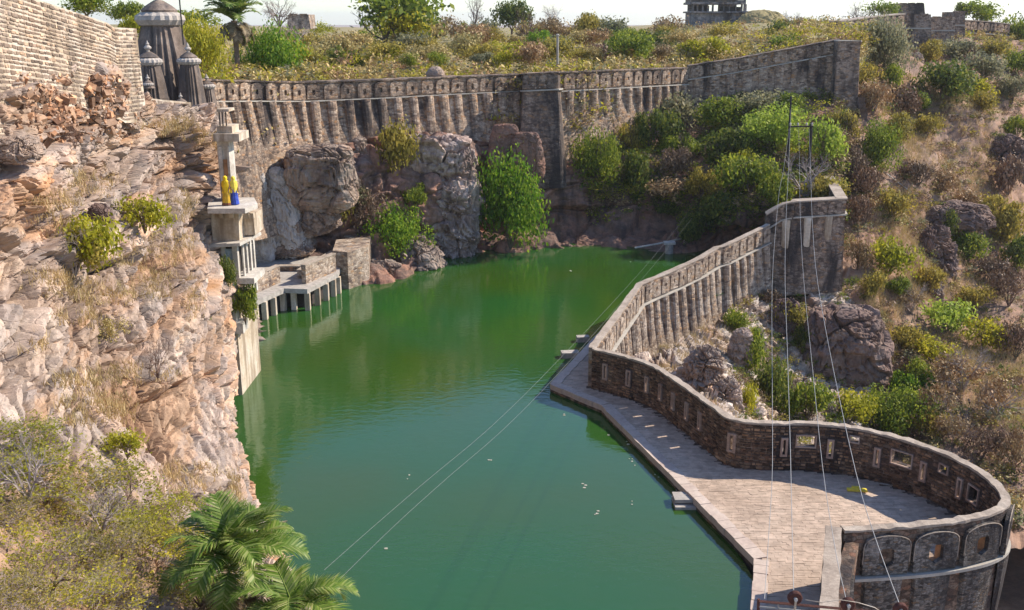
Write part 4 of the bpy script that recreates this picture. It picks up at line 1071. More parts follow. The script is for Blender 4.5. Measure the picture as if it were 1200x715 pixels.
tree(618,30,44,50,'bare','twig_b',165,'forked leafless tree leaning right above the bastion')
tree(648,22,34,30,'bare','twig',185,'pale leafless tree on the skyline right of the forked one')
tree(405,70,40,40,'round','leaf_dark',118,'dark shrub tree amid yellow scrub behind the rampart')
tree(632,48,34,24,'round','leaf_bright',150,'small fresh green tree behind the white post')
tree(704,70,54,30,'round','leaf_brown',135,'rust brown bramble mound behind the rampart, right of the white post')
tree(722,64,40,34,'round','leaf_dark',140,'dark bush behind the rust brown bramble mound')
tree(760,46,52,30,'round','leaf_dark',170,'dark green tree in the middle of the plateau scrub')
tree(730,48,40,28,'round','leaf_green',160,'green tree left of the dark plateau tree')
tree(690,36,40,34,'round','leaf_olive',170,'olive tree above the white post')
tree(690,30,30,24,'loose','leaf_olive',200,'thin olive treetop on the skyline above the brambles')
tree(930,33,44,36,'bare','twig_b',160,'leafless tree on the skyline right of the palace ruin')
tree(915,38,40,26,'loose','leaf_dark',158,'dark thin tree beside the leafless skyline tree')
tree(1008,16,54,32,'bare','twig',185,'leafless treetop on the skyline above the upper rampart',ground=20)
tree(1035,12,40,20,'loose','leaf_green',190,'green treetop above the upper rampart beside the small ruin block',ground=20)
tree(1147,15,48,26,'loose','leaf_green',195,'green tree on the skyline behind the right hand rampart',ground=20)
tree(1128,12,20,18,'round','leaf_dark',196,'little dark tree left of the green skyline tree',ground=20)
tree(1192,38,40,40,'loose','leaf_green',185,'hazy green tree at the right edge below the rampart end',ground=18)
tree(215,22,80,20,'round','leaf_green',170,'far green treeline behind the temple finial')
# a few dozen rounded scrub bushes one can pick out on the plateau
gname = 'rounded scrub bushes on the plateau behind the far rampart'
rs = random.Random(4)
for k in range(120):
    px = rs.uniform(345, 985); Yb = rs.choice((112,120,130,142,155,170,190,215,250)); Yb = max(Yb, (108 if px < 660 else 128))
    hh = hit(px, 22, PL)
    s_ = rs.uniform(2.2, 5.4)*(1+.25*(Yb > 160)); pm = pxm(Yb)
    z = 18.3+ (0.9 if Yb > 150 else 0)
    P3 = at(px, 50, Yb); e = empty('scrub_bush', (P3.x, Yb, z-.4), rs.uniform(0,6.28), cat='bush')
    kd = rs.choice(('round','loose','loose','airy')); mt = rs.choice(('leaf_tan','leaf_tan','leaf_olive','leaf_olive','leaf_yellow','leaf_dry','leaf_grey','leaf_green'))
    cw = {'leaf_tan':'straw tan','leaf_olive':'olive','leaf_yellow':'yellow green','leaf_dry':'dry brown','leaf_grey':'grey green','leaf_green':'fresh green'}[mt]
    where = 'between palm and acacia' if px < 410 else 'under the acacia' if px < 500 else 'left of the white post' if px < 600 else 'around the white post' if px < 700 else 'right of the bramble mound' if px < 800 else 'below the palace ruin' if px < 890 else 'left of the weathered tower'
    row = 'just behind the rampart' if Yb < 135 else 'midway back on the plateau' if Yb < 180 else 'near the skyline'
    e['label'] = '%s%s scrub bush %s, %s' % ('large ' if s_ > 4.4 else '', cw, row, where); e['group'] = gname
    link('foliage', CR[kd][k % 2], e, scale=(s_*.62, s_*.62, s_*rs.uniform(.5,.75)), mat=M[mt])

# uncountable scrub and grass: one merged mesh each, points taken from the terrain grids
def mini(n, seed, size):
    P, Nn = crown_pts(n, 6, seed, fill=.5, rag=.3); r = np.random.default_rng(seed); return leaf_quads(P, Nn, size*r.uniform(.6,1.5,n))
def scatter(name, surf, n, cond, smin, smax, mats, nl=60, seed=1, size=.13, parent=None, **k):
    G, nm, _ = SURF[surf]; r = np.random.default_rng(seed); protos = [mini(nl, seed*10+i, size) for i in range(5)]
    ny, nx = G.shape[:2]; Vs = []; Fs = []; Mi = []; off = 0; tries = 0; c = 0
    while c < n and tries < n*30:
        tries += 1; j, i = r.integers(0, ny), r.integers(0, nx); p = G[j,i]; q = nm[j,i]
        if not cond(p, q, r): continue
        V, F = protos[c % 5]; s_ = r.uniform(smin, smax); a = r.uniform(0, 6.28); ca, sa = math.cos(a), math.sin(a)
        W_ = V*np.array([s_, s_, s_*r.uniform(.6,1)]); W_ = np.stack([W_[:,0]*ca-W_[:,1]*sa, W_[:,0]*sa+W_[:,1]*ca, W_[:,2]], 1)+p-np.array([0,0,.1*s_])
        Vs.append(W_); Fs.append(F+off); off += len(V); Mi.append(np.full(len(F), r.choice(len(mats)))); c += 1
    if not Vs: return
    me = np_mesh(name, np.concatenate(Vs), np.concatenate(Fs), [M[m_] for m_ in mats], np.concatenate(Mi)); return link(name, me, kind='stuff', **k)
def vis_p(p, lo=-60, hi=1260):
    a = proj(p); return lo < a[0] < hi and a[1] > -20
scatter('plateau_scrub', 'plateau', 2300, lambda p, q, r: vis_p(p) and p[1] < 420 and r.random() < 60/p[1] and proj(p)[1] > 24, 1.1, 2.6, ['leaf_tan','leaf_olive','leaf_tan','leaf_dry','leaf_yellow','leaf_grey','leaf_tan'], 75, 3, .085,
        label='mass of dry olive and tan scrub covering the plateau behind the rampart', cat='scrub')
def inp(p, x0, y0, x1, y1): a = proj(p); return x0 < a[0] < x1 and y0 < a[1] < y1
scatter('slope_scrub', 'shore_cliff', 1250, lambda p, q, r: inp(p, 690, 105, 995, 300) and (proj(p)[1] > 172 or proj(p)[0] > 815) and p[2] > 2.0+2.5*r.random() and proj(p)[1] < 300, .6, 1.8, ['leaf_green','leaf_olive','leaf_dark','leaf_dry','leaf_yellow','leaf_brown'], 80, 5, .085,
        label='tangled green and brown undergrowth covering the slope above the lake corner', cat='undergrowth')
scatter('hillside_scrub', 'hillside', 3000, lambda p, q, r: vis_p(p) and (vnoise(np.array([p])/9, 3)[0] > -.5+.5*r.random() or proj(p)[1] > 440) and proj(p)[1] < 620, .4, 1.5, ['leaf_brown','leaf_dry','leaf_olive','leaf_brown','leaf_dark','leaf_grey','leaf_tan'], 70, 7, .09,
        label='low brown and olive scrub covering the right hand hillside', cat='scrub')
scatter('ravine_scrub', 'ravine_side', 420, lambda p, q, r: inp(p, 862, 330, 1050, 540), .4, 1.2, ['leaf_green','leaf_olive','leaf_dark','leaf_brown'], 90, 8, .085,
        label='green undergrowth filling the ravine behind the terrace parapet', cat='undergrowth')
def grass(name, surf, n, cond, h0, h1, seed, **k):
    G, nm, _ = SURF[surf]; r = np.random.default_rng(seed); P = []
    ny, nx = G.shape[:2]; t_ = 0
    while len(P) < n and t_ < n*40:
        t_ += 1; j, i = r.integers(0, ny), r.integers(0, nx)
        if cond(G[j,i], nm[j,i], r): P.append(G[j,i])
    P = np.repeat(np.array(P), 9, axis=0); m_ = len(P); P = P + np.c_[r.normal(0,.13,(m_,2)), np.full(m_,-.05)]
    d = np.c_[r.normal(0,.35,(m_,2)), np.ones(m_)]; hh = r.uniform(h0,h1,m_)[:,None]; x = np.c_[r.normal(size=(m_,2)), np.zeros(m_)]; x /= np.linalg.norm(x,axis=1,keepdims=True); w_ = .018
    V = np.stack([P-x*w_, P+x*w_, P+d*hh+x*.004], 1).reshape(-1,3); return link(name, np_mesh(name, V, np.arange(3*m_).reshape(-1,3), [M['grass']]), kind='stuff', **k)
spots = [(200,290,34,26),(228,160,22,12),(255,165,14,12),(60,262,30,22),(150,300,30,20),(120,345,60,16),(60,330,50,20),(200,150,40,14),(225,350,16,30),(95,372,40,14),(220,560,40,24),(110,480,60,24),(270,575,16,30),(110,215,40,20),(180,330,40,26),(60,235,40,16),(210,240,24,24),(150,440,60,18),(100,445,60,12),(40,400,30,14)]
def in_spot(p, q, r):
    a = proj(p); return any(((a[0]-x)/w_)**2+((a[1]-y)/h)**2 < r.random() for x, y, w_, h in spots)
grass('cliff_grass', 'cliff', 2600, in_spot, .12, .42, 31, label='straw coloured dry grass in pockets of the sunlit cliff', cat='dry grass')
gs = [(1075,170,26,60),(1060,250,50,40),(1030,380,30,80),(1150,200,60,60),(1080,330,50,40),(985,135,20,20),(1180,480,60,60),(1100,120,90,40),(1150,430,80,60),(1060,300,30,60),(1130,340,60,40)]
def in_gs(p, q, r):
    a = proj(p); return any(((a[0]-x)/w_)**2+((a[1]-y)/h)**2 < r.random() for x, y, w_, h in gs)
grass('hillside_grass', 'hillside', 5200, in_gs, .5, 1.1, 33, label='straw coloured dry grass on the gullies of the right hillside', cat='dry grass')

for px_, py_, w_, h_, lb_ in ((34,548,110,90,'tall leafless pale shrub with long whips at the left edge of the foreground'),(120,600,100,60,'bare grey branches standing out of the middle of the thorn thicket'),(60,668,120,70,'dark bare branches crossing the lower left of the thorn thicket'),(235,690,80,50,'bare dry branches below the young palm')):
    h_z = hit(px_, min(py_+h_*.5, 712), CL); Yz = (h_z[0].y if h_z else 17)-.6
    bush(px_, py_, w_, h_, 'bare', 'twig' if py_ < 640 else 'twig_b', lb_, Y=Yz)
grass('ravine_grass', 'ravine_side', 700, lambda p, q, r: inp(p, 770, 385, 900, 500), .2, .6, 35, label='straw coloured dry grass on the pale rocks behind the parapet bend', cat='dry grass')
# foreground palm and thorn scrub
palm('young_palm', tuple(at(275,668,18.5)), 1.85, 26, 'young feathery date palm in the foreground beside the water', cat='palm', seed=11, skirt=6, droop=1.5, leafw=.010, up=1.1, nl=60)
palm('low_palm', tuple(at(345,718,17.5)), 1.55, 18, 'lower palm clump with pale hanging fronds at the bottom edge', cat='palm', seed=12, droop=1.9, leafw=.010, up=.6, nl=60)
TH_ = []
for i in range(3):
    sg, tips = twig_segs(400+i, 5, (2,4), .75, .30, .15, 7); tips = np.array([tuple(t_) for t_ in tips])
    ends = np.array([tuple(s_[1]) for s_ in sg]); r = np.random.default_rng(i); pk = ends[r.integers(0, len(ends), 2600)]+r.normal(0,.03,(2600,3))
    nn_ = r.normal(size=(2600,3)); nn_ /= np.linalg.norm(nn_,axis=1,keepdims=True); V, F = leaf_quads(pk, nn_, .016*r.uniform(.5,1.5,2600))
    TH_.append((seg_mesh('twigs', sg, M['twig'], .30), np_mesh('leaves', V, F, [M['leaf_yellow']]))); print('thorn', len(sg))
tl_ = [(50,535,1.3,'pale thorn bush in the foreground under the bare whips at the left edge'),(115,615,1.5,'middle thorn bush of the foreground thicket with most yellow leaves'),(10,610,1.4,'half cut thorn bush at the left edge of the foreground thicket'),(230,655,1.2,'dry thorn bush tucked behind the young palm trunk'),(100,700,1.5,'low dense thorn bush at the bottom edge of the thicket'),(20,705,1.5,'thorn bush filling the bottom left corner'),(170,615,1.2,'open twigged thorn bush left of the young palm'),(20,560,1.6,'thorn bush at the left edge, upper one of the foreground thicket'),(75,590,1.7,'grey twigged thorn bush in the foreground below the yellow undergrowth'),(140,575,1.5,'thorn bush nearest the pink slab in the foreground thicket'),
 (30,650,1.7,'thorn bush at the left edge, lower one of the foreground thicket'),(105,655,1.8,'densest thorn bush in the middle of the foreground thicket'),(180,640,1.5,'thorn bush touching the left fronds of the young palm'),
 (60,710,1.5,'thorn bush cut by the bottom edge near the left corner'),(150,705,1.5,'thorn bush at the bottom edge between corner and palm'),(225,695,1.2,'brownish thorn bush right under the young palm'),(8,510,1.3,'sparse thorn bush at the left edge with long bare whips'),(270,712,1.1,'dry tangle at the bottom edge between the two palms'),(205,600,1.1,'thin thorn bush above the left fronds of the young palm')]
for k, (x, y, s_, lb) in enumerate(tl_):
    h_ = hit(x, min(y+18, 713), CL); p = h_[0] if h_ else at(x, y+18, 17)
    e = empty('thorn_shrub', (p.x, p.y, p.z-.15), k*1.3, label=lb, cat='thorn bush')
    tw_, lv_ = TH_[k % 3]; sc_ = (s_*p.y/17*1.25,)*2+(s_*p.y/17*.85,)
    link('twigs', tw_, e, scale=sc_, mat=M['twig' if k % 3 else 'twig_b']); link('leaves', lv_, e, scale=sc_, mat=M[('leaf_yellow','leaf_yellow','leaf_olive')[k % 3]])

from collections import defaultdict
dd = defaultdict(list)
for o in COL.objects:
    if o.get('group') == gname: dd[o['label']].append(o)
for lb, os_ in dd.items():
    if len(os_) > 1:
        os_.sort(key=lambda o: proj(o.location)[0])
        for k, o in enumerate(os_): o['label'] = lb + ', ' + (('left one', 'right one') if len(os_) == 2 else ('left one', 'middle one', 'right one', 'far right one', 'last one'))[min(k, 4)]
# ------------------------------------------------------------------ old wall at the left
def stone_wall(name, pts, depth, label, stones, th=.8, rh=.17, sw=.40, proud=.03, mat='stoneL', core='plaster_tan', single=300, keep=1.0, cat='stone wall'):
    P = Path(pts); e = empty(name, (0,0,0), label=label, cat=cat)
    build_wall(P, depth, th, 1, .03, M[core], e, 'wall_core')
    if stones:
        st = stone_list(P, .03, depth, 1, 0, rh, sw, proud, batter=.03, keep=keep)
        vis_ = []; rest = []
        for s_ in st:
            a = proj(s_[4]); (vis_ if (-5 < a[0] < 1205 and -8 < a[1] < 730) else rest).append(s_)
        vis_.sort(key=lambda s_: -np.linalg.norm(np.array(s_[4])-np.array(s_[6]))/max(s_[4][1], 1))
        stones_single(vis_[:single], M[mat], e); rest += vis_[single:]
        if rest: stones_obj(rest, M[mat], e)
    return e, P
dl = lambda u: np.interp(u, [0, 8, 13, 17, 21], [5.5, 5.0, 4.2, 4.4, 5.0])
stone_wall('old_wall', [at(-70,-38,31.5), at(0,-15,36.3), at(60,5,41.2), at(126,27,46.9), at(133,32,47.6), at(160,33.5,50.2)], dl, 'tall crumbling wall of tan stone courses crowning the sunlit cliff', True)
# rubble of fallen stones under it
rub = empty('rubble_heap', (0,0,0), label='heap of fallen reddish stones and earth below the old wall', cat='rubble')
rs = random.Random(9); ss = []
for k in range(2000):
    px, py = rs.gauss(95, 38), rs.gauss(115, 26)
    if not (20 < px < 165 and 88 < py < 168): continue
    h_ = hit(px, py, CL)
    if not h_: continue
    s_ = rs.uniform(.03,.12)*(2.2 if rs.random() < .08 else 1); c = h_[0]; R3 = Matrix.Rotation(rs.uniform(0,6), 3, Vector((rs.random()-.5, rs.random()-.5, rs.random()))) 
    q = [Vector((sx*s_*rs.uniform(.7,1.3), sy*s_*.7*rs.uniform(.7,1.2), sz*s_*.5*rs.uniform(.7,1.2))) for sx, sy, sz in ((-1,-1,-1),(1,-1,-1),(1,1,-1),(-1,1,-1),(-1,-1,1),(1,-1,1),(1,1,1),(-1,1,1))]
    ss.append([tuple(R3 @ v_ + c) for v_ in q])
V = np.array([p_ for s_ in ss for p_ in s_]); F6 = np.array([(3,2,1,0),(4,5,6,7),(0,1,5,4),(1,2,6,5),(2,3,7,6),(3,0,4,7)])
M['redstone'] = rock_mat('red fallen stones', [(.24,.13,.08),(.40,.25,.16),(.48,.37,.29)], .6, .8, tint=False, island=True, bumpd=.03)
link('stones', np_mesh('stones', V, (F6[None]+8*np.arange(len(ss))[:,None,None]).reshape(-1,4), [M['redstone']]), rub, kind='stuff')
stone_wall('temple_terrace_wall', [at(158,113,55), at(190,117,57.5), at(224,120,60)], 2.6, 'low tan stone wall under the grey temple spires', True, rh=.24, sw=.42, single=60)
# ------------------------------------------------------------------ temple
def ratha(sc, rot):
    side = [(.72,-.72),(.72,-.56),(.85,-.56),(.85,-.30),(1,-.30),(1,.30),(.85,.30),(.85,.56),(.72,.56)]
    out = []
    for k in range(4):
        a = math.pi/2*k+rot; out += [(sc*(x*math.cos(a)-y*math.sin(a)), sc*(x*math.sin(a)+y*math.cos(a))) for x, y in side]
    return out
def spire(parent, px, bpy_, tpy, wpx, Y, name='spire', rot=R(-28), mt='temple', top=.55, fin=1.0, ribs=True):
    c = at(px, bpy_, Y); pm = pxm(Y); half = wpx*pm/2/1.08; ztop = at(px, tpy, Y).z; H_ = ztop-c.z; mb = MB(); n = 12; rings = []
    for i in range(n+1):
        f = i/n; rings.append([(x, y, H_*f) for x, y in ratha(half*(1-(1-top)*f**1.7), rot)])
    V = [p_ for r_ in rings for p_ in r_]; k = len(rings[0])
    F = [(i*k+j, i*k+(j+1)%k, (i+1)*k+(j+1)%k, (i+1)*k+j) for i in range(n) for j in range(k)]+[tuple(n*k+j for j in range(k))]
    mb.add(V, F); o = mb.obj(name, M[mt], parent, loc=tuple(c-parent.location))
    # base mouldings
    mb = MB()
    for z0, z1, s_ in ((-.02,.10*H_*.6,1.06),(.07*H_,.10*H_,1.04)): 
        r_ = ratha(half*s_, rot); mb.prism(r_, z0, z1)
    mb.obj('base_moulding', M[mt], o)
    r = half*top*1.12; mb = MB(); mb.lathe([(r*.8,0),(r*1.0,.06*r),(r*1.16,.30*r),(r*1.12,.5*r),(r*.85,.66*r)], n=36, lobes=1, la=.035); mb.obj('ribbed_disc', M['temple_l'], o, loc=(0,0,H_))
    mb = MB(); mb.lathe([(r*.82,0),(r*.86,.10*r),(r*.62,.3*r),(r*.34,.48*r),(r*.2,.56*r)], n=20); mb.obj('dome_cap', M['temple'], o, loc=(0,0,H_+.66*r))
    q = r*fin; mb = MB(); mb.lathe([(q*.16,0),(q*.13,.1*q),(q*.30,.25*q),(q*.33,.36*q),(q*.2,.5*q),(q*.12,.56*q),(q*.17,.64*q),(q*.10,.74*q),(q*.02,.95*q)], n=14); mb.obj('finial', M['temple_l'], o, loc=(0,0,H_+1.2*r))
    return o
tm = empty('temple', tuple(at(205,150,68)), label='grey ribbed stone temple with clustered curving spires above the cliff', cat='temple')
spire(tm, 198, 135, 31, 84, 68, top=.52)
spire(tm, 179, 118, 77, 36, 63.8, 'small_spire', top=.68)
spire(tm, 227, 137, 76, 33, 66.0, 'small_spire', top=.66)
spire(tm, 247, 152, 104, 24, 67.5, 'small_spire', top=.62)
spire(tm, 174, 103, 101, 15, 62.6, 'corner_turret', top=.7, fin=1.3)
spire(tm, 213, 130, 124, 22, 63.5, 'corner_turret', top=.6)
mb = MB(); c0 = at(205,135,68); mb.box(c0.x-3.4, c0.x+2.2, c0.y-3.0, c0.y+4, c0.z-2.5, c0.z+.05); mb.obj('plinth', M['temple'], tm, loc=tuple(-tm.location))
p = at(213,30,66.5); mb = MB(); mb.tube([(0,0,-1.2),(0,0,3.2)], .045, 6); tag(mb.obj('flag_pole', M['iron'], loc=tuple(p)), 'thin dark pole rising beside the main temple spire', 'pole')

# ------------------------------------------------------------------ shrine tower over the water
st_ = empty('waterside_shrine', tuple(onz(270,462,WZ)), label='narrow whitewashed shrine tower stepping down the cliff to the green water', cat='shrine')
SL0 = st_.location
def bxp(px0, px1, pt, pb, Y, dep, name, mat, j=.01, ch=None, par=None):
    a = at(px0, (pt+pb)/2, Y); b_ = at(px1, (pt+pb)/2, Y); zt = at(px0, pt, Y).z; zb = at(px0, pb, Y).z
    mb = MB(); mb.box(a.x, b_.x, Y, Y+dep, zb, zt, j)
    par_ = par or st_
    loc = par_.location if par_.parent is None else Vector((0,0,0))
    return mb.obj(name, M[mat], par_, loc=tuple(-loc))
bxp(246, 284, 388, 520, 57.2, 4.5, 'base_wall', 'plaster_tan', .03)
bxp(258, 285, 379, 391, 56.8, 1.2, 'pier_foot', 'plaster')
bxp(262, 275, 326, 380, 56.9, .8, 'pier', 'plaster')
bxp(246, 262, 330, 392, 57.6, 3, 'rear_block', 'plaster_tan')
bxp(274, 282, 345, 390, 57.9, 3, 'rear_block', 'plaster_tan')
bxp(246, 298, 326, 333, 56.9, 2.6, 'balcony_floor', 'plaster')
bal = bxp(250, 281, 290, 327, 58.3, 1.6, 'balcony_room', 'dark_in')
M['bluewash'] = plain('blue washed shutter', (.36,.44,.52), .8, .2, 5)
for x0, x1 in ((249,253),(260,264),(273,279)): bxp(x0, x1, 288, 328, 56.95, .35, 'balcony_post', 'plaster')
for y0, y1 in ((306,310),): bxp(253, 273, y0, y1, 57.0, .25, 'balcony_rail', 'plaster')
for x0, x1, y0, y1 in ((264,273,292,305),(264,273,311,326),(253,260,311,326)): bxp(x0, x1, y0, y1, 57.15, .1, 'shutter', 'bluewash' if x0 > 260 else 'recess')
for k, x in enumerate((284,288.5,293,297)): bxp(x, x+1.8, 283-k*.5, 335+k*2, 57.4+k*.7, .3, 'slender_column', 'plaster')
bxp(282, 297, 286, 332, 60.2, .3, 'rear_screen', 'plaster')
# sloping canopy
a, b_, c, d = at(243,287,56.3), at(281,285,56.3), at(306,272,59.0), at(262,271,59.5)
mb = MB(); mb.hexa([(v_.x, v_.y, v_.z-.18) for v_ in (a,b_,c,d)]+[(v_.x, v_.y, v_.z) for v_ in (a,b_,c,d)]); mb.obj('canopy', M['plaster'], st_, loc=tuple(-SL0))
bxp(248, 280, 246, 284, 57.0, 3.2, 'middle_block', 'plaster_tan', .03)
bxp(279, 298, 252, 276, 57.9, 2.2, 'middle_block', 'plaster_tan', .03)
for x in (256, 268, 285, 292): bxp(x, x+5, 250, 256, 56.75, .3, 'corbel', 'plaster_tan')
PY = 54.9
a = [at(243,244.5,PY), at(287,244.5,PY), at(302,241,PY+1.6), at(298,236,PY+3.6), at(246,236,PY+3.6)]; zt = a[0].z
mb = MB(); mb.prism([(v_.x, v_.y) for v_ in a], zt-.28, zt); mb.obj('platform_slab', M['plaster'], st_, loc=tuple(-SL0))
bxp(257, 271, 166, 243, 57.4, 1.0, 'upper_pillar', 'plaster')
bxp(258.2, 262, 172, 240, 57.25, .25, 'pilaster', 'plaster'); bxp(267.5, 270.5, 172, 240, 57.25, .25, 'pilaster', 'plaster')
bxp(262, 267.5, 187, 206, 57.33, .2, 'niche', 'recess', 0)
bxp(250, 280, 157, 166, 56.9, 2.2, 'cornice_slab', 'plaster_tan'); bxp(254, 272, 148, 157, 57.2, 1.5, 'upper_block', 'plaster_tan')
for x in (256.5, 260, 264): bxp(x, x+1, 130, 148, 57.3, .1, 'iron_post', 'iron', 0)
bxp(254, 268, 128, 131, 57.2, 1.2, 'kiosk_roof', 'plaster_tan')

# ------------------------------------------------------------------ two visitors
def person(loc, ht, rz, label, veil, top, skirt, low, lean=0.0):
    e = empty('person', loc, rz, label=label, cat='person'); k = ht/1.6
    pts = [(0,0,.92,.15,.11),(0,0,1.10,.13,.10),(0,.01,1.28,.155,.10),(0,0,1.40,.06,.055),(0,.01,1.50,.085,.095),(0,.015,1.57,.07,.08),
      (.17,0,1.33,.05,.05),(.23,.03,1.08,.04,.04),(.15,.16,.92,.03,.03),(.13,.20,.88,.03,.018),
      (-.17,0,1.33,.05,.05),(-.24,.0,1.08,.04,.04),(-.22,.10,.86,.03,.03),(-.21,.12,.80,.03,.018),
      (.09,0,.85,.085,.085),(.09,.02,.48,.06,.06),(.09,-.01,.10,.042,.045),(.09,.11,.04,.04,.03),
      (-.09,0,.85,.085,.085),(-.09,.02,.48,.06,.06),(-.09,-.01,.10,.042,.045),(-.09,.11,.04,.04,.03)]
    ed = [(0,1),(1,2),(2,3),(3,4),(4,5),(2,6),(6,7),(7,8),(8,9),(2,10),(10,11),(11,12),(12,13),(0,14),(14,15),(15,16),(16,17),(0,18),(18,19),(19,20),(20,21)]
    for hb, s_ in ((9,1),(13,-1)):
        hx, hy, hz = pts[hb][:3]
        for f in range(5):
            a = (-.03+.017*f) if f < 4 else .045*-s_; L_ = (.07,.08,.078,.062,.045)[f]; i0 = len(pts)
            pts.append((hx+a, hy+.02, hz-L_*.5, .008,.008)); pts.append((hx+a*1.1, hy+.035, hz-L_, .006,.006)); ed += [(hb,i0),(i0,i0+1)]
    me = bpy.data.meshes.new('body'); me.from_pydata([(p_[0]*k,p_[1]*k,p_[2]*k) for p_ in pts], ed, []); me.materials.append(M['skin'])
    o = link('body', me, e); sk = o.modifiers.new('skin', 'SKIN'); 
    for i, sv_ in enumerate(me.skin_vertices[0].data if me.skin_vertices else []): sv_.radius = (pts[i][3]*k, pts[i][4]*k)
    if me.skin_vertices: me.skin_vertices[0].data[0].use_root = True
    sb = o.modifiers.new('sub', 'SUBSURF'); sb.levels = 1; sb.render_levels = 1
    def drape(name, prof, mat, folds, seed, amp, par=e, arc=None):
        r = random.Random(seed); n = 40; V = []; F = []
        ph = [r.uniform(0,6.28) for _ in range(3)]
        for i, (z, rx, ry, ox, oy) in enumerate(prof):
            fa = amp*(1-i/len(prof))
            for j in range(n):
                a = 2*math.pi*j/n; f = 1+fa*(math.sin(folds*a+ph[0]+i*.25)*.6+math.sin((folds*1.7//1)*a+ph[1])*.4)
                V.append(((ox+rx*f*math.cos(a))*k, (oy+ry*f*math.sin(a))*k, z*k))
        m_ = len(prof)
        F = [(i*n+j, i*n+(j+1)%n, (i+1)*n+(j+1)%n, (i+1)*n+j) for i in range(m_-1) for j in range(n)]+[tuple((m_-1)*n+j for j in range(n))]
        mb = MB(); mb.add(V, F); return mb.obj(name, mat, par, smooth=True)
    drape('skirt', [(.04,.25,.21,0,0),(.3,.22,.18,0,0),(.6,.20,.16,0,0),(.85,.18,.14,0,0),(1.0,.145,.12,0,0)], skirt, 11, 3, .16)
    if low: drape('hem', [(.03,.256,.216,0,0),(.16,.245,.205,0,0),(.17,.2,.16,0,0)], low, 11, 3, .16)
    drape('blouse', [(.92,.165,.135,0,0),(1.08,.15,.12,0,0),(1.25,.175,.125,0,0),(1.36,.15,.1,0,0),(1.42,.06,.055,0,0)], top, 7, 4, .05)
    drape('veil', [(.70,.235,.17,0,-.03),(.9,.235,.17,0,-.03),(1.1,.225,.165,0,-.02),(1.3,.215,.15,0,-.01),(1.37,.18,.125,0,0),(1.42,.105,.10,0,0),(1.47,.11,.115,0,0),(1.53,.125,.13,0,-.005),(1.59,.115,.12,0,0),(1.64,.08,.09,0,0),(1.665,.03,.03,0,0)], veil, 6, 5, .10)
    return e
M['skin'] = plain('brown skin', (.24,.13,.08), .6, .1, 8, 0, 0)
M['cl_yellow'] = plain('golden yellow cotton', (.85,.55,.02), .8, .25, 5); M['cl_gold'] = plain('orange gold cotton', (.62,.38,.04), .8, .3, 6); M['cl_brown'] = plain('brown hem', (.2,.08,.04), .8, .3, 6)
M['cl_lemon'] = plain('lemon cotton', (.85,.68,.10), .8, .2, 5); M['cl_blue'] = plain('blue print', (.05,.09,.42), .8, .5, 9); M['cl_white'] = plain('white blue print', (.5,.55,.7), .8, .3, 14)
f1 = at(266,241.5,55.9); f2 = at(275.5,240.8,56.1); zt = zt
person((f1.x, f1.y, zt), 1.62, R(170), 'person wrapped from head to ankles in golden yellow cloth on the shrine platform', M['cl_yellow'], M['cl_gold'], M['cl_gold'], M['cl_brown'])
person((f2.x, f2.y, zt), 1.58, R(205), 'person in a lemon veil and blue patterned skirt on the shrine platform', M['cl_lemon'], M['cl_white'], M['cl_blue'], None)

# ------------------------------------------------------------------ bathing platform
bp = empty('bathing_platform', tuple(onz(340,345,WZ)), label='stone bathing platform on stubby piers beside the green water, below the grey boulders', cat='platform')
BL = bp.location; DZ = 2.6
def wp2(px, py, z): v_ = onz(px, py, z); return (v_.x, v_.y)
dk = [wp2(290,357,DZ), wp2(333,338,DZ), wp2(360,339,DZ), wp2(396,320,DZ), wp2(405,300,DZ), wp2(280,300,DZ)]
mb = MB(); mb.prism(dk, DZ-.38, DZ); mb.obj('deck', M['concrete'], bp, loc=tuple(-BL))
cx_, cy_ = sum(p_[0] for p_ in dk)/6, sum(p_[1] for p_ in dk)/6
mb = MB(); mb.prism([((p_[0]-cx_)*.84+cx_, (p_[1]-cy_)*.84+cy_+.5) for p_ in dk], -2.6, DZ-.4); mb.obj('core', M['dark_in'], bp, loc=tuple(-BL))  # near-black core puts the shade under the deck into its colour
def lerp2(a, b_, f): return (a[0]+(b_[0]-a[0])*f, a[1]+(b_[1]-a[1])*f)
for s0, s1, fs in ((0,1,(.15,.4,.65,.92)),(1,2,(.35,.95)),(2,3,(.28,.55,.8,.97))):
    for f in fs:
        q = lerp2(dk[s0], dk[s1], f); mb = MB(); mb.box(q[0]-.2, q[0]+.2, q[1]+.15, q[1]+.6, -2.4, DZ-.38, .015); mb.obj('pier', M['plaster_tan'], bp, loc=tuple(-BL))
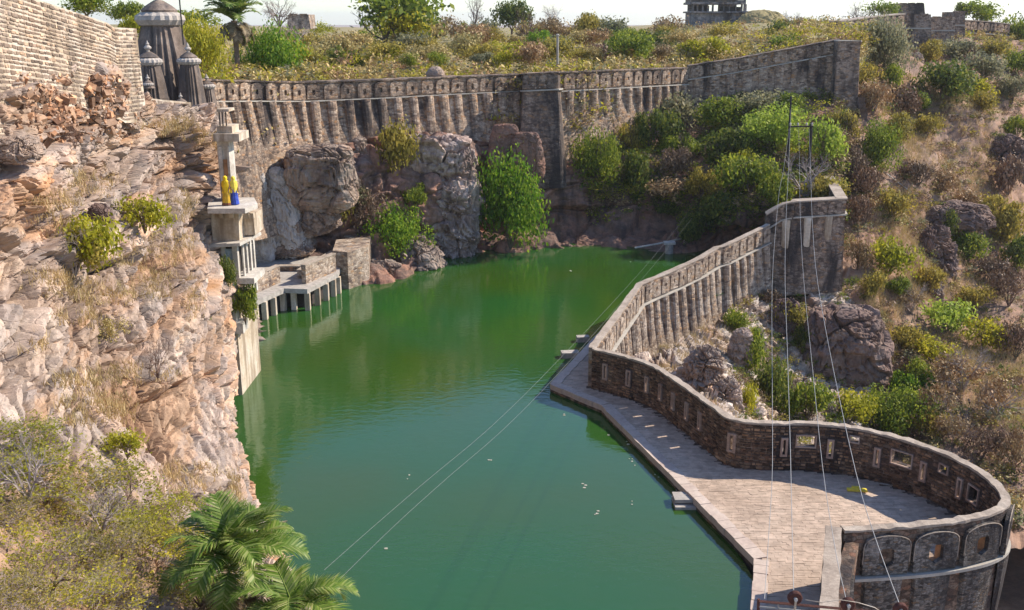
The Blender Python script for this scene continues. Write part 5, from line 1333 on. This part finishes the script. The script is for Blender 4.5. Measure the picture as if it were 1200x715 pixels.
def pwall(p0, p1, z0, z1, th, name, mat='wall3', z1b=None):
    d = Vector((p1[0]-p0[0], p1[1]-p0[1])).normalized(); n_ = Vector((-d.y, d.x))*th; z1b = z1b or z1; mb = MB()
    mb.hexa([(p0[0],p0[1],z0),(p1[0],p1[1],z0),(p1[0]+n_.x,p1[1]+n_.y,z0),(p0[0]+n_.x,p0[1]+n_.y,z0),(p0[0],p0[1],z1),(p1[0],p1[1],z1b),(p1[0]+n_.x,p1[1]+n_.y,z1b),(p0[0]+n_.x,p0[1]+n_.y,z1)])
    o = mb.obj(name, M[mat], bp, loc=tuple(-BL)); mb = MB(); e_ = .05
    mb.hexa([(p0[0]-d.x*e_-n_.x*.1,p0[1]-n_.y*.1,z1+.003),(p1[0]+d.x*e_-n_.x*.1,p1[1]-n_.y*.1,z1b+.003),(p1[0]+d.x*e_+n_.x*1.1,p1[1]+n_.y*1.1,z1b+.003),(p0[0]-d.x*e_+n_.x*1.1,p0[1]+n_.y*1.1,z1+.003),
             (p0[0]-d.x*e_-n_.x*.1,p0[1]-n_.y*.1,z1+.1),(p1[0]+d.x*e_-n_.x*.1,p1[1]-n_.y*.1,z1b+.1),(p1[0]+d.x*e_+n_.x*1.1,p1[1]+n_.y*1.1,z1b+.1),(p0[0]-d.x*e_+n_.x*1.1,p0[1]+n_.y*1.1,z1+.1)])
    mb.obj('coping', M['coping'], o)
def zat(py, Y): return at(600, py, Y).z
a, b_ = at(286,311,85.5), at(353,311,85.5); pwall((a.x,a.y), (b_.x,b_.y), DZ-.2, zat(293,85.5), .6, 'parapet')  # dark masonry carries the shade of the parapets that face the camera
a, b_ = at(328,331,81.2), at(358,332,81.2); pwall((a.x,a.y), (b_.x,b_.y), DZ-.2, zat(313,81.2), .5, 'parapet')
a, b_ = onz(359,333,DZ), onz(394,318,DZ); pwall((a.x,a.y), (b_.x,b_.y), DZ-.1, zat(312,a.y), .4, 'parapet', 'wall2')  # paler masonry stands for the sun on the diagonal parapets
a, b_ = onz(353,330,DZ), onz(395,305,DZ); pwall((a.x,a.y+.8), (b_.x,b_.y+.8), DZ, zat(294,86), .5, 'parapet', 'wall2')
a, b_ = onz(300,344,DZ), onz(329,331,DZ); pwall((a.x,a.y), (b_.x,b_.y), DZ-.1, zat(324,a.y), .35, 'parapet', 'wall2')
tb = [wp2(392,337,WZ), wp2(409,339,WZ), wp2(433,331,WZ), wp2(436,318,WZ), wp2(396,322,WZ)]
mb = MB(); mb.prism(tb, -2.4, zat(290,84)); mb.obj('corner_tower', M['wall2'], bp, loc=tuple(-BL))
a, b_ = at(362,290,91.5), at(404,287,89.5); pwall((a.x,a.y), (b_.x,b_.y), 2.5, zat(270,91.5), .5, 'rear_parapet', 'wall3', zat(277,89.5))
a, b_ = at(404,288,89.5), at(431,290,88.2); pwall((a.x,a.y), (b_.x,b_.y), 2.5, zat(277,89.5), .5, 'rear_parapet', 'wall3', zat(287,88.2))

# ------------------------------------------------------------------ boulders
def ico(sub=5):
    import bmesh
    bm = bmesh.new(); bmesh.ops.create_icosphere(bm, subdivisions=sub, radius=1); V = np.array([v_.co[:] for v_ in bm.verts]); F = np.array([[v_.index for v_ in f.verts] for f in bm.faces]); bm.free(); return V, F
ICO5, ICO4 = ico(6), ico(5)
M['buttress'] = rock_mat('pink buttress rock', [(.22,.15,.12),(.36,.26,.22),(.46,.37,.32),(.36,.22,.16)], .35, 1, streak=(.16,.11,.09), bumpd=.14, frac=True)
def boulder(px, py, wpx, hpx, Y, mat, label, seed=1, dep=.8, sq=.5, top=None, tilt=0, taper=.25, big=True, size=None, amp=.12, name='boulder', cat='boulder'):
    V, F = ICO5 if big else ICO4; pm = pxm(Y); c = at(px, py, Y); a, b_, h = wpx*pm/2, wpx*pm/2*dep, hpx*pm/2
    W_ = np.sign(V)*np.abs(V)**(1-sq*.45); 
    if top is not None: W_[:,2] = np.where(W_[:,2] > top, top+(W_[:,2]-top)*.3, W_[:,2])
    W_ = W_*(1-taper*np.clip(W_[:,2:3], -1.2, 1))*np.array([1,1,0])+W_*np.array([0,0,1]); W_ = W_*np.array([a, b_, h]); ct, st2 = math.cos(tilt), math.sin(tilt); W_ = np.stack([W_[:,0]*ct-W_[:,2]*st2, W_[:,1], W_[:,0]*st2+W_[:,2]*ct], 1)
    sz = size or min(a, h)*.9; d, t_ = rock_disp(W_+seed*37.7, sz, min(a,h)*amp*1.25, (.15,-.1), seed, .6, ((1,1),(2.4,.45),(6,.15)))
    W_ = W_+V*d[:,None]
    return link(name, np_mesh(name, W_, F, [M[mat]], attrs={'tint': np.clip(.5+.4*t_,0,1)}), loc=tuple(c), label=label, cat=cat)
boulder(375,203,84,96,87.2,'grey_rock','big flat-capped grey boulder leaning on the foot of the far rampart',3,.7,.8,.55,amp=.08,taper=.18)
boulder(332,250,46,110,86.3,'grey_plaster','tall smooth grey rock standing left of the flat-capped boulder',4,.8,.5,amp=.09,tilt=.12,taper=.3)
boulder(303,255,34,130,85.0,'grey_plaster','pale lime streaked rock face next to the shrine',5,.8,.5,amp=.08,taper=.3)
boulder(362,238,60,80,87.2,'grey_rock','rough grey rock slope below the flat-capped boulder',6,.8,.4,tilt=.35,taper=.4,amp=.14)
boulder(335,282,66,40,87.0,'grey_rock','low grey rock above the bathing platform wall',7,.8,.5,amp=.1)
boulder(418,205,50,90,94.2,'grey_rock','grey brown rock shoulder left of the olive shrub in the cleft',8,.8,.5,amp=.12)
boulder(508,225,104,160,96.8,'buttress','massive pink grey rock buttress below the rampart, smooth on top',9,.62,.75,.72,amp=.13,taper=.10)
boulder(528,262,66,100,95.2,'buttress','jagged pink rock face dropping into the water left of the big tree',10,.7,.6,amp=.16,taper=.1)
boulder(490,305,60,60,90.8,'grey_rock','wet edged rock at the waterline behind the bright leaning bush',11,.9,.5,taper=.4)
boulder(448,326,66,44,87.6,'grey_rock','low shore rock between the platform tower and the pink rock face',12,.8,.5,taper=.3)
boulder(592,172,38,60,99.6,'shore','flat reddish rock panel under the rampart just left of the bastion foot',13,.5,.9,.8,amp=.05)
boulder(617,182,40,62,98.9,'shore','reddish rock panel directly under the dark bastion',14,.5,.9,.8,amp=.05)
boulder(510,85,20,13,101.5,'boulder','rounded pale boulder showing above the rampart coping',15,.9,.4,big=False,amp=.05)
boulder(117,251,28,26,40.5,'dark_rock','loose brown boulder perched mid cliff between the two yellow bushes',16,.9,.4,big=False)
boulder(18,172,56,36,34.2,'boulder','pale rounded block jutting from the cliff at the left edge',17,.9,.6,.5)
boulder(986,408,108,132,79.5,'dark_rock','huge dark purple boulder rising from the ravine beneath the turret',18,.8,.55,.7,amp=.10)
boulder(918,400,50,110,82,'dark_rock','narrow dark rock slab left of the huge purple boulder',19,.7,.6,amp=.12)
boulder(822,440,56,76,62,'boulder','white and tan rock rib behind the parapet at the foot of the fluted rampart',20,.8,.5,amp=.18,tilt=-.2)
boulder(850,470,40,60,60.5,'boulder','broken pale rock at the lower end of the white rib',21,.8,.5,amp=.18)
boulder(868,408,30,50,70,'boulder','thin sunlit rock fin beside the green ravine bush',22,.7,.5,amp=.15)
boulder(1093,305,52,84,105,'dark_rock','steep brown rock face on the hillside above the flat topped bushes',23,.8,.6,amp=.16)
boulder(1118,250,84,36,112.5,'dark_rock','layered rocky outcrop with a sunlit rim on the right hillside',24,.7,.7,.5,amp=.14)
boulder(1075,278,44,30,109.5,'dark_rock','smaller outcrop left of the layered one on the hillside',25,.8,.6,amp=.14)
boulder(1178,190,60,60,132,'dark_rock','bluish grey rocks at the right edge beside the ruined wall',26,.8,.5,amp=.18)
boulder(1073,70,18,16,146,'boulder','pale round boulder right of the hazy green tree',27,.8,.4,big=False)
boulder(1090,345,30,60,98,'grey_rock','slim sunlit rock spur below the steep brown rock face',28,.7,.5,amp=.15)

# ------------------------------------------------------------------ upper ramparts and far ruins
def small_wall(name, pts, depth, label, tower=()):
    P = Path(pts); e = empty(name, (0,0,0), label=label, cat='fort wall'); build_wall(P, depth, 1.6, 1, .06, M['wall1d'], e); band(P, -.15, 0, -1.7, .2, 1, M['coping'], e, 'coping'); band(P, 1.9, 2.05, -.05, .3, 1, M['ledge'], e, 'string_course')
    along(P, arch1w, 'merlon', e, 2.0, .1, 1, .2, P.L-.2); return e
small_wall('upper_rampart', [at(984,26,150), at(1020,21,156), at(1060,17,162)], 6.5, 'upper rampart climbing away behind the weathered tower')
small_wall('ridge_rampart', [at(1128,24,176), at(1160,26,180), at(1184,29,183)], 6, 'rampart on the skyline at the far right, right of the two towers')
def blk(name, px0, px1, pt, pb, Y, dep, label, mat='wall1d', cat='tower'):
    a = at(px0,pt,Y); b_ = at(px1,pt,Y); zb = at(px0,pb,Y).z; e = empty(name, (a.x,Y,zb), label=label, cat=cat); W_ = b_.x-a.x; H_ = a.z-zb
    mb = MB(); mb.hexa([(-.4,-.5,0),(W_+.4,-.5,0),(W_,dep,0),(0,dep,0),(0,0,H_),(W_,0,H_),(W_,dep,H_),(0,dep,H_)]); mb.obj('tower_wall', M[mat], e)
    mb = MB(); mb.box(-.2,W_+.2,-.25,dep+.2,H_-2.2,H_-2.0); mb.obj('string_course', M['ledge'], e)
    n = max(2, int(W_/1.6))
    for k in range(n):
        mb = MB(); x = W_*(k+.5)/n; mb.box(x-.6, x+.6, -.18, .4, H_-.05, H_+.12, .03); mb.obj('merlon', M[mat], e)
    return e
blk('ridge_tower', 1060, 1091, 17, 60, 163, 6, 'broad square tower on the skyline rampart above the dark thicket')
blk('ridge_tower', 1091, 1119, 20, 55, 167, 6, 'stepped tower section with a pale buttress on the skyline rampart', 'wall1')
blk('ridge_tower', 1119, 1131, 14, 50, 170, 5, 'slim square tower on the skyline rampart, left of the green tree')
e = blk('ruin_block', 1054, 1083, 4, 22, 205, 5, 'flat roofed grey ruin block on the skyline above the broad tower', 'wall1d', 'ruin')
e = blk('ruin_block', 338, 361, 17, 34, 175, 6, 'low flat roofed ruin half hidden behind the leafless tree left of the acacia', 'wall2', 'ruin')
# ruined hillside wall
stone_wall('ruined_wall', [at(1107,139,129.5), at(1112,134,129), at(1140,134,131), at(1166,140,134)], lambda u: np.interp(u, [0,3,8], [6.5,6.5,4.8]), 'ruined purple grey stone wall standing on the right hillside beside straw grass', True, rh=.45, sw=.8, proud=.12, mat='stone3', core='wall2', single=200, cat='ruined wall')
# palace ruin on the skyline
YP = 262; pr = empty('palace_ruin', tuple(at(845,28,YP)), label='ruined palace with open columned gallery on the skyline, roof cut by the top edge', cat='ruin')
PL0 = pr.location
M['palace'] = masonry('hazy palace masonry', (.34,.3,.28), (.22,.2,.2), (.12,.12,.13), (.34,.24,.18), .4, sc=1.0)
def pbx(x0, x1, y0, y1, dy, dep, name, mat='palace'):
    a = at(x0, y1, YP); b_ = at(x1, y0, YP); mb = MB(); mb.box(a.x, b_.x, YP+dy, YP+dy+dep, a.z, b_.z); return mb.obj(name, M[mat], pr, loc=tuple(-PL0))
pbx(813,878,15,40,0,14,'plinth'); pbx(811,880,13.2,15.2,-1,15,'terrace_slab'); 
for k, x in enumerate((812,817,823,829,835,848,854,862,869,874)): pbx(x, x+2.0, 5, 13.2, .3+.3*(k%2), 1, 'column')
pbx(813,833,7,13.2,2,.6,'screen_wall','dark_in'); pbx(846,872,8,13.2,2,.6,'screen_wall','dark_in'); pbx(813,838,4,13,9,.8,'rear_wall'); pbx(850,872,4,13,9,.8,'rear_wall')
pbx(810,872,2.4,5.2,-1,13,'gallery_roof'); pbx(812,866,-16,2.4,.5,11,'upper_storey'); pbx(809,868,-3,-1.5,-1,12,'eave')
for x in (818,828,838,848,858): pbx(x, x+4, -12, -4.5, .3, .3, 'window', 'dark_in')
pbx(872,875,-8,13.2,0,1.2,'corner_column'); pbx(862,872,0,5,0,4,'broken_storey')
boulder(892,30,60,34,258,'plateau','low earthen mound right of the palace ruin on the skyline',31,1,.3,big=False,amp=.05,name='mound',cat='mound')

# ------------------------------------------------------------------ small things
def pole(name, px, pt, pb, Y, r, mat, label, ext=2.5, cat='pole'):
    a = at(px, pt, Y); b_ = at(px, pb, Y); e = empty(name, (b_.x, b_.y, b_.z), label=label, cat=cat); mb = MB(); mb.tube([(0,0,-ext),(a.x-b_.x,0,a.z-b_.z)], [r*1.15,r], 8); mb.obj('shaft', M[mat], e)
    mb = MB(); mb.lathe([(r*1.5,0),(r*1.5,.12),(r*.6,.2)], n=8); mb.obj('cap', M[mat], e, loc=(a.x-b_.x,0,a.z-b_.z)); return e
pole('white_post', 653.5, 42, 88, 112, .13, 'ledge', 'slim white post standing just behind the dark bastion')
pf = empty('power_pole_frame', tuple(at(925,172,100)), label='dark two legged pole frame with crossbar among the lime green bushes', cat='pole frame')
L0 = pf.location
def pt3(px, py, Y): return tuple(at(px, py, Y)-L0)
mb = MB(); mb.tube([tuple(Vector(pt3(924.5,172,100))+Vector((0,0,-3))), pt3(927,113,100)], [.13,.09], 8); mb.obj('leg', M['iron'], pf)
mb = MB(); mb.tube([tuple(Vector(pt3(950,178,100))+Vector((0,0,-3))), pt3(951,145,100)], [.17,.15], 8); mb.obj('leg', M['iron'], pf)
mb = MB(); mb.tube([pt3(925.5,148.5,99.8), pt3(953,148,99.8)], .08, 6); mb.obj('crossbar', M['iron'], pf)
for x in (926, 935, 945, 951.5):
    mb = MB(); mb.lathe([(.06,0),(.13,.06),(.07,.12),(.13,.18),(.05,.3)], n=8); mb.obj('insulator', M['ledge'], pf, loc=tuple(Vector(pt3(x,148,99.8))+Vector((0,0,.05))))
# mooring stand in the lake corner
ms = empty('pump_stand', tuple(onz(784,297,WZ)), label='pale concrete pump stand with a long white pipe at the far shaded shore', cat='pump stand'); L1 = ms.location
def pt1(px, py, Y): return tuple(at(px, py, Y)-L1)
Ym = L1.y; mb = MB(); mb.lathe([(.42,-2.5),(.40,.7),(.36,.95)], n=10); mb.obj('block', M['concrete'], ms)
mb = MB(); mb.box(-.55,.55,-.4,.4,.96,1.16,.02); mb.obj('cap_slab', M['plaster'], ms)
mb = MB(); mb.tube([pt1(744,290.5,Ym-.3), pt1(770,286,Ym), pt1(803,279,Ym+1.6)], .09, 8); mb.obj('pipe', M['plaster'], ms)
mb = MB(); b0 = at(803,300,Ym+1.7)-L1; mb.tube([(b0.x, b0.y, -2), tuple(at(803,277,Ym+1.7)-L1)], .16, 8); mb.obj('post', M['concrete'], ms)
# pipe on hillside
h1, h2 = hit(986,168), hit(1066,228); 
if h1 and h2:
    pts = []
    for k in range(12):
        f = k/11; h_ = hit(986+80*f, 168+60*f); pts.append(Vector(h_[0])+Vector((0,0,.35)) if h_ else h1[0])
    ys = [p_.y for p_ in pts]; mb = MB(); mb.tube([pts[0], pts[3], pts[6], pts[9], pts[11]], .07, 6); tag(mb.obj('water_pipe', M['concrete']), 'thin grey pipe running straight down the shadowed hillside', 'pipe')
# yellow bar and white strip on the terrace
p = onz(1003,575.5,TZ); mb = MB(); mb.box(-.42,.42,-.09,.09,0,.12,.01); mb.box(-.16,.2,.06,.22,.02,.16,.01); mb.box(.3,.5,-.14,.14,.01,.1,.01); tag(mb.obj('cable_block', M['yellow'], loc=(p.x,p.y,TZ+.01), rz=-.12), 'yellow metal cable block lying on the terrace at the shadow edge', 'cable block')
p = onz(1042,569,TZ); mb = MB(); mb.hexa([(-.42,.12,0),(0,-.02,0),(.0,.07,0),(-.42,.2,0),(-.42,.12,.04),(0,-.02,.04),(.0,.07,.04),(-.42,.2,.04)]); mb.hexa([(.001,-.02,0),(.42,-.1,0),(.44,-.01,0),(.001,.07,0),(.001,-.02,.04),(.42,-.1,.04),(.44,-.01,.04),(.001,.07,.04)]); tag(mb.obj('white_strip', M['ledge'], loc=(p.x,p.y,TZ+.012)), 'bent white strip lying in the shade of the bastion parapet', 'debris')
# floating specks
mb = MB(); rs = random.Random(12)
sp = [(715,510),(735,519),(740,539),(745,548),(770,558),(661,485),(700,470),(716,478),(787,579),(784,583),(795,573),(720,565),(685,570),(650,500),(540,308),(716,306),(739,307),(776,315),(668,318),(760,297),(575,540),(600,600),(480,560),(640,560),(700,600),(560,420),(742,590),(655,575),(452,640)]
for x, y in sp[::2]+sp[1:8:2]:
    p = onz(x, y, WZ)
    for k in range(rs.randint(1,3)):
        cx, cy = p.x+rs.uniform(-.15,.15), p.y+rs.uniform(-.3,.3); s_ = rs.uniform(.035,.09); n = 7; V = [(cx+s_*rs.uniform(.6,1.3)*math.cos(2*math.pi*j/n), cy+s_*rs.uniform(.5,1)*math.sin(2*math.pi*j/n)) for j in range(n)]
        mb.prism(V, WZ-.01, WZ+.02)
tag(mb.obj('floating_litter', M['ledge']), 'scattered white specks floating on the green water', 'floating litter', kind='stuff')

# ------------------------------------------------------------------ pulley frame and cables
YF = 17.0
pg_ = empty('pulley_frame', tuple(at(975,712,YF)), label='rusty iron pulley frame cut by the bottom edge above the terrace', cat='pulley frame'); L2 = pg_.location
def q2(px, py, Y=YF): return at(px, py, Y)-L2
def bar(pts, r, name, mat='rust', n=4): mb = MB(); mb.tube(pts, r, n); return mb.obj(name, M[mat], pg_)
bar([q2(888,704.5), q2(1070,721)], .030, 'rail'); bar([q2(888,711), q2(1070,728)], .022, 'rail', 'concrete'); bar([q2(888,722), q2(1075,738)], .035, 'rail'); bar([q2(889,702), q2(887,760)], .03, 'upright'); bar([q2(1010,714), q2(1008,780)], .03, 'upright')
for x in (912, 960, 1040): bar([q2(x, 704+(x-888)*.09), q2(x, 724+(x-888)*.09)], .014, 'rung', 'concrete')
for x0, y0 in ((900,735),(1065,748)):
    p = at(x0, y0, YF); mb = MB(); mb.tube([(p.x, p.y+.02, TZ-3), (p.x, p.y+.02, p.z)], .09, 8); mb.obj('mast', M['rust'], pg_, loc=tuple(-L2))
for x, y in ((931.5,700.5),(993.5,708),(1055,714)):
    c = q2(x, y, YF-.1); mb = MB(); V = []; n = 28; prof = [(.045,-.05),(.12,-.05),(.14,-.03),(.115,0),(.14,.03),(.12,.05),(.045,.05)]
    for r_, t_ in prof:
        for j in range(n): a = 2*math.pi*j/n; V.append((c.x+r_*math.cos(a), c.y+t_, c.z+r_*math.sin(a)))
    m_ = len(prof); mb.add(V, [(i*n+j, i*n+(j+1)%n, ((i+1)%m_)*n+(j+1)%n, ((i+1)%m_)*n+j) for i in range(m_) for j in range(n)]); w_ = mb.obj('pulley_wheel', M['rust'], pg_)
    mb = MB(); mb.tube([(c.x, c.y-.09, c.z), (c.x, c.y+.09, c.z)], .035, 10); mb.obj('hub', M['plaster'], w_)
    mb = MB(); mb.tube([(c.x, c.y-.07, c.z), (c.x, c.y-.05, c.z-.24)], .022, 6); mb.obj('bracket', M['plaster_tan'], pg_)
def cable(pts, Y0, Y1, r, label, n=24, cat='cable'):
    """pts: bearings; distance runs evenly along a taut line, so 1/Y is linear in the bearing"""
    A = np.array(pts, float); B_ = catmull(A, n); y = B_[:,1]; s_ = np.r_[0, np.cumsum(np.hypot(*np.diff(B_, axis=0).T))]; f = s_/s_[-1]
    iy = (1/Y0)*(1-f)+(1/Y1)*f; P3 = [at(B_[i,0], B_[i,1], 1/iy[i]) for i in range(n)]
    mb = MB(); c = P3[0]; mb.tube([p_-c for p_ in P3], r, 5); tag(mb.obj('cable', M['cable'], loc=tuple(c)), label, cat)
cable([(925,150),(918,200),(912,235),(905,330),(905,450),(905,555),(900,640),(896,702)], 99.8, 17.1, .0075, 'leftmost of the four steel cables from the pole frame to the pulley frame')
cable([(927,128),(924,200),(921,260),(920,330),(923,420),(926,520),(928,610),(930,692)], 99.8, 17.1, .0085, 'second cable from the left, ending on the first pulley wheel')
cable([(936,149),(937,200),(938,260),(942,330),(953,440),(965,556),(980,650),(991,700)], 99.8, 17.1, .0075, 'third cable from the left, ending on the middle pulley wheel')
cable([(948,150),(950,200),(952,260),(958,330),(978,440),(1006,566),(1029,640),(1054,708)], 99.8, 17.1, .009, 'rightmost cable, passing the yellow block, ending on the last pulley wheel')
cable([(806,248),(797,262),(745,325),(640,437),(570,505),(504,560),(440,615),(380,668)], 99, 19, .0035, 'upper of the two thin wires slanting across the lake toward the palms')
cable([(815,250),(806,262),(754,325),(655,437),(588,505),(522,562),(458,620),(397,680)], 99, 19, .0035, 'lower of the two thin wires slanting across the lake toward the palms')
mb = MB(); pts = [q2(944,703), q2(962,706,16.8), q2(985,703,16.8), q2(1005,706,16.8), q2(1025,712,16.9), q2(1040,722)]; mb.tube(pts, .008, 5); mb.obj('hose', M['plaster_tan'], pg_)

# ------------------------------------------------------------------ air
hm = bpy.data.materials.new('haze air'); hm.use_nodes = True; t = hm.node_tree; t.nodes.clear()
pv = t.nodes.new('ShaderNodeVolumePrincipled'); ou = t.nodes.new('ShaderNodeOutputMaterial'); t.links.new(pv.outputs[0], ou.inputs['Volume'])
pv.inputs['Color'].default_value = (.94, .97, 1.0, 1); pv.inputs['Density'].default_value = .00012; pv.inputs['Anisotropy'].default_value = .2
mb = MB(); mb.box(-5200, 5200, -300, 7600, -80, 60); hz = mb.obj('haze', hm); hz['kind'] = 'stuff'
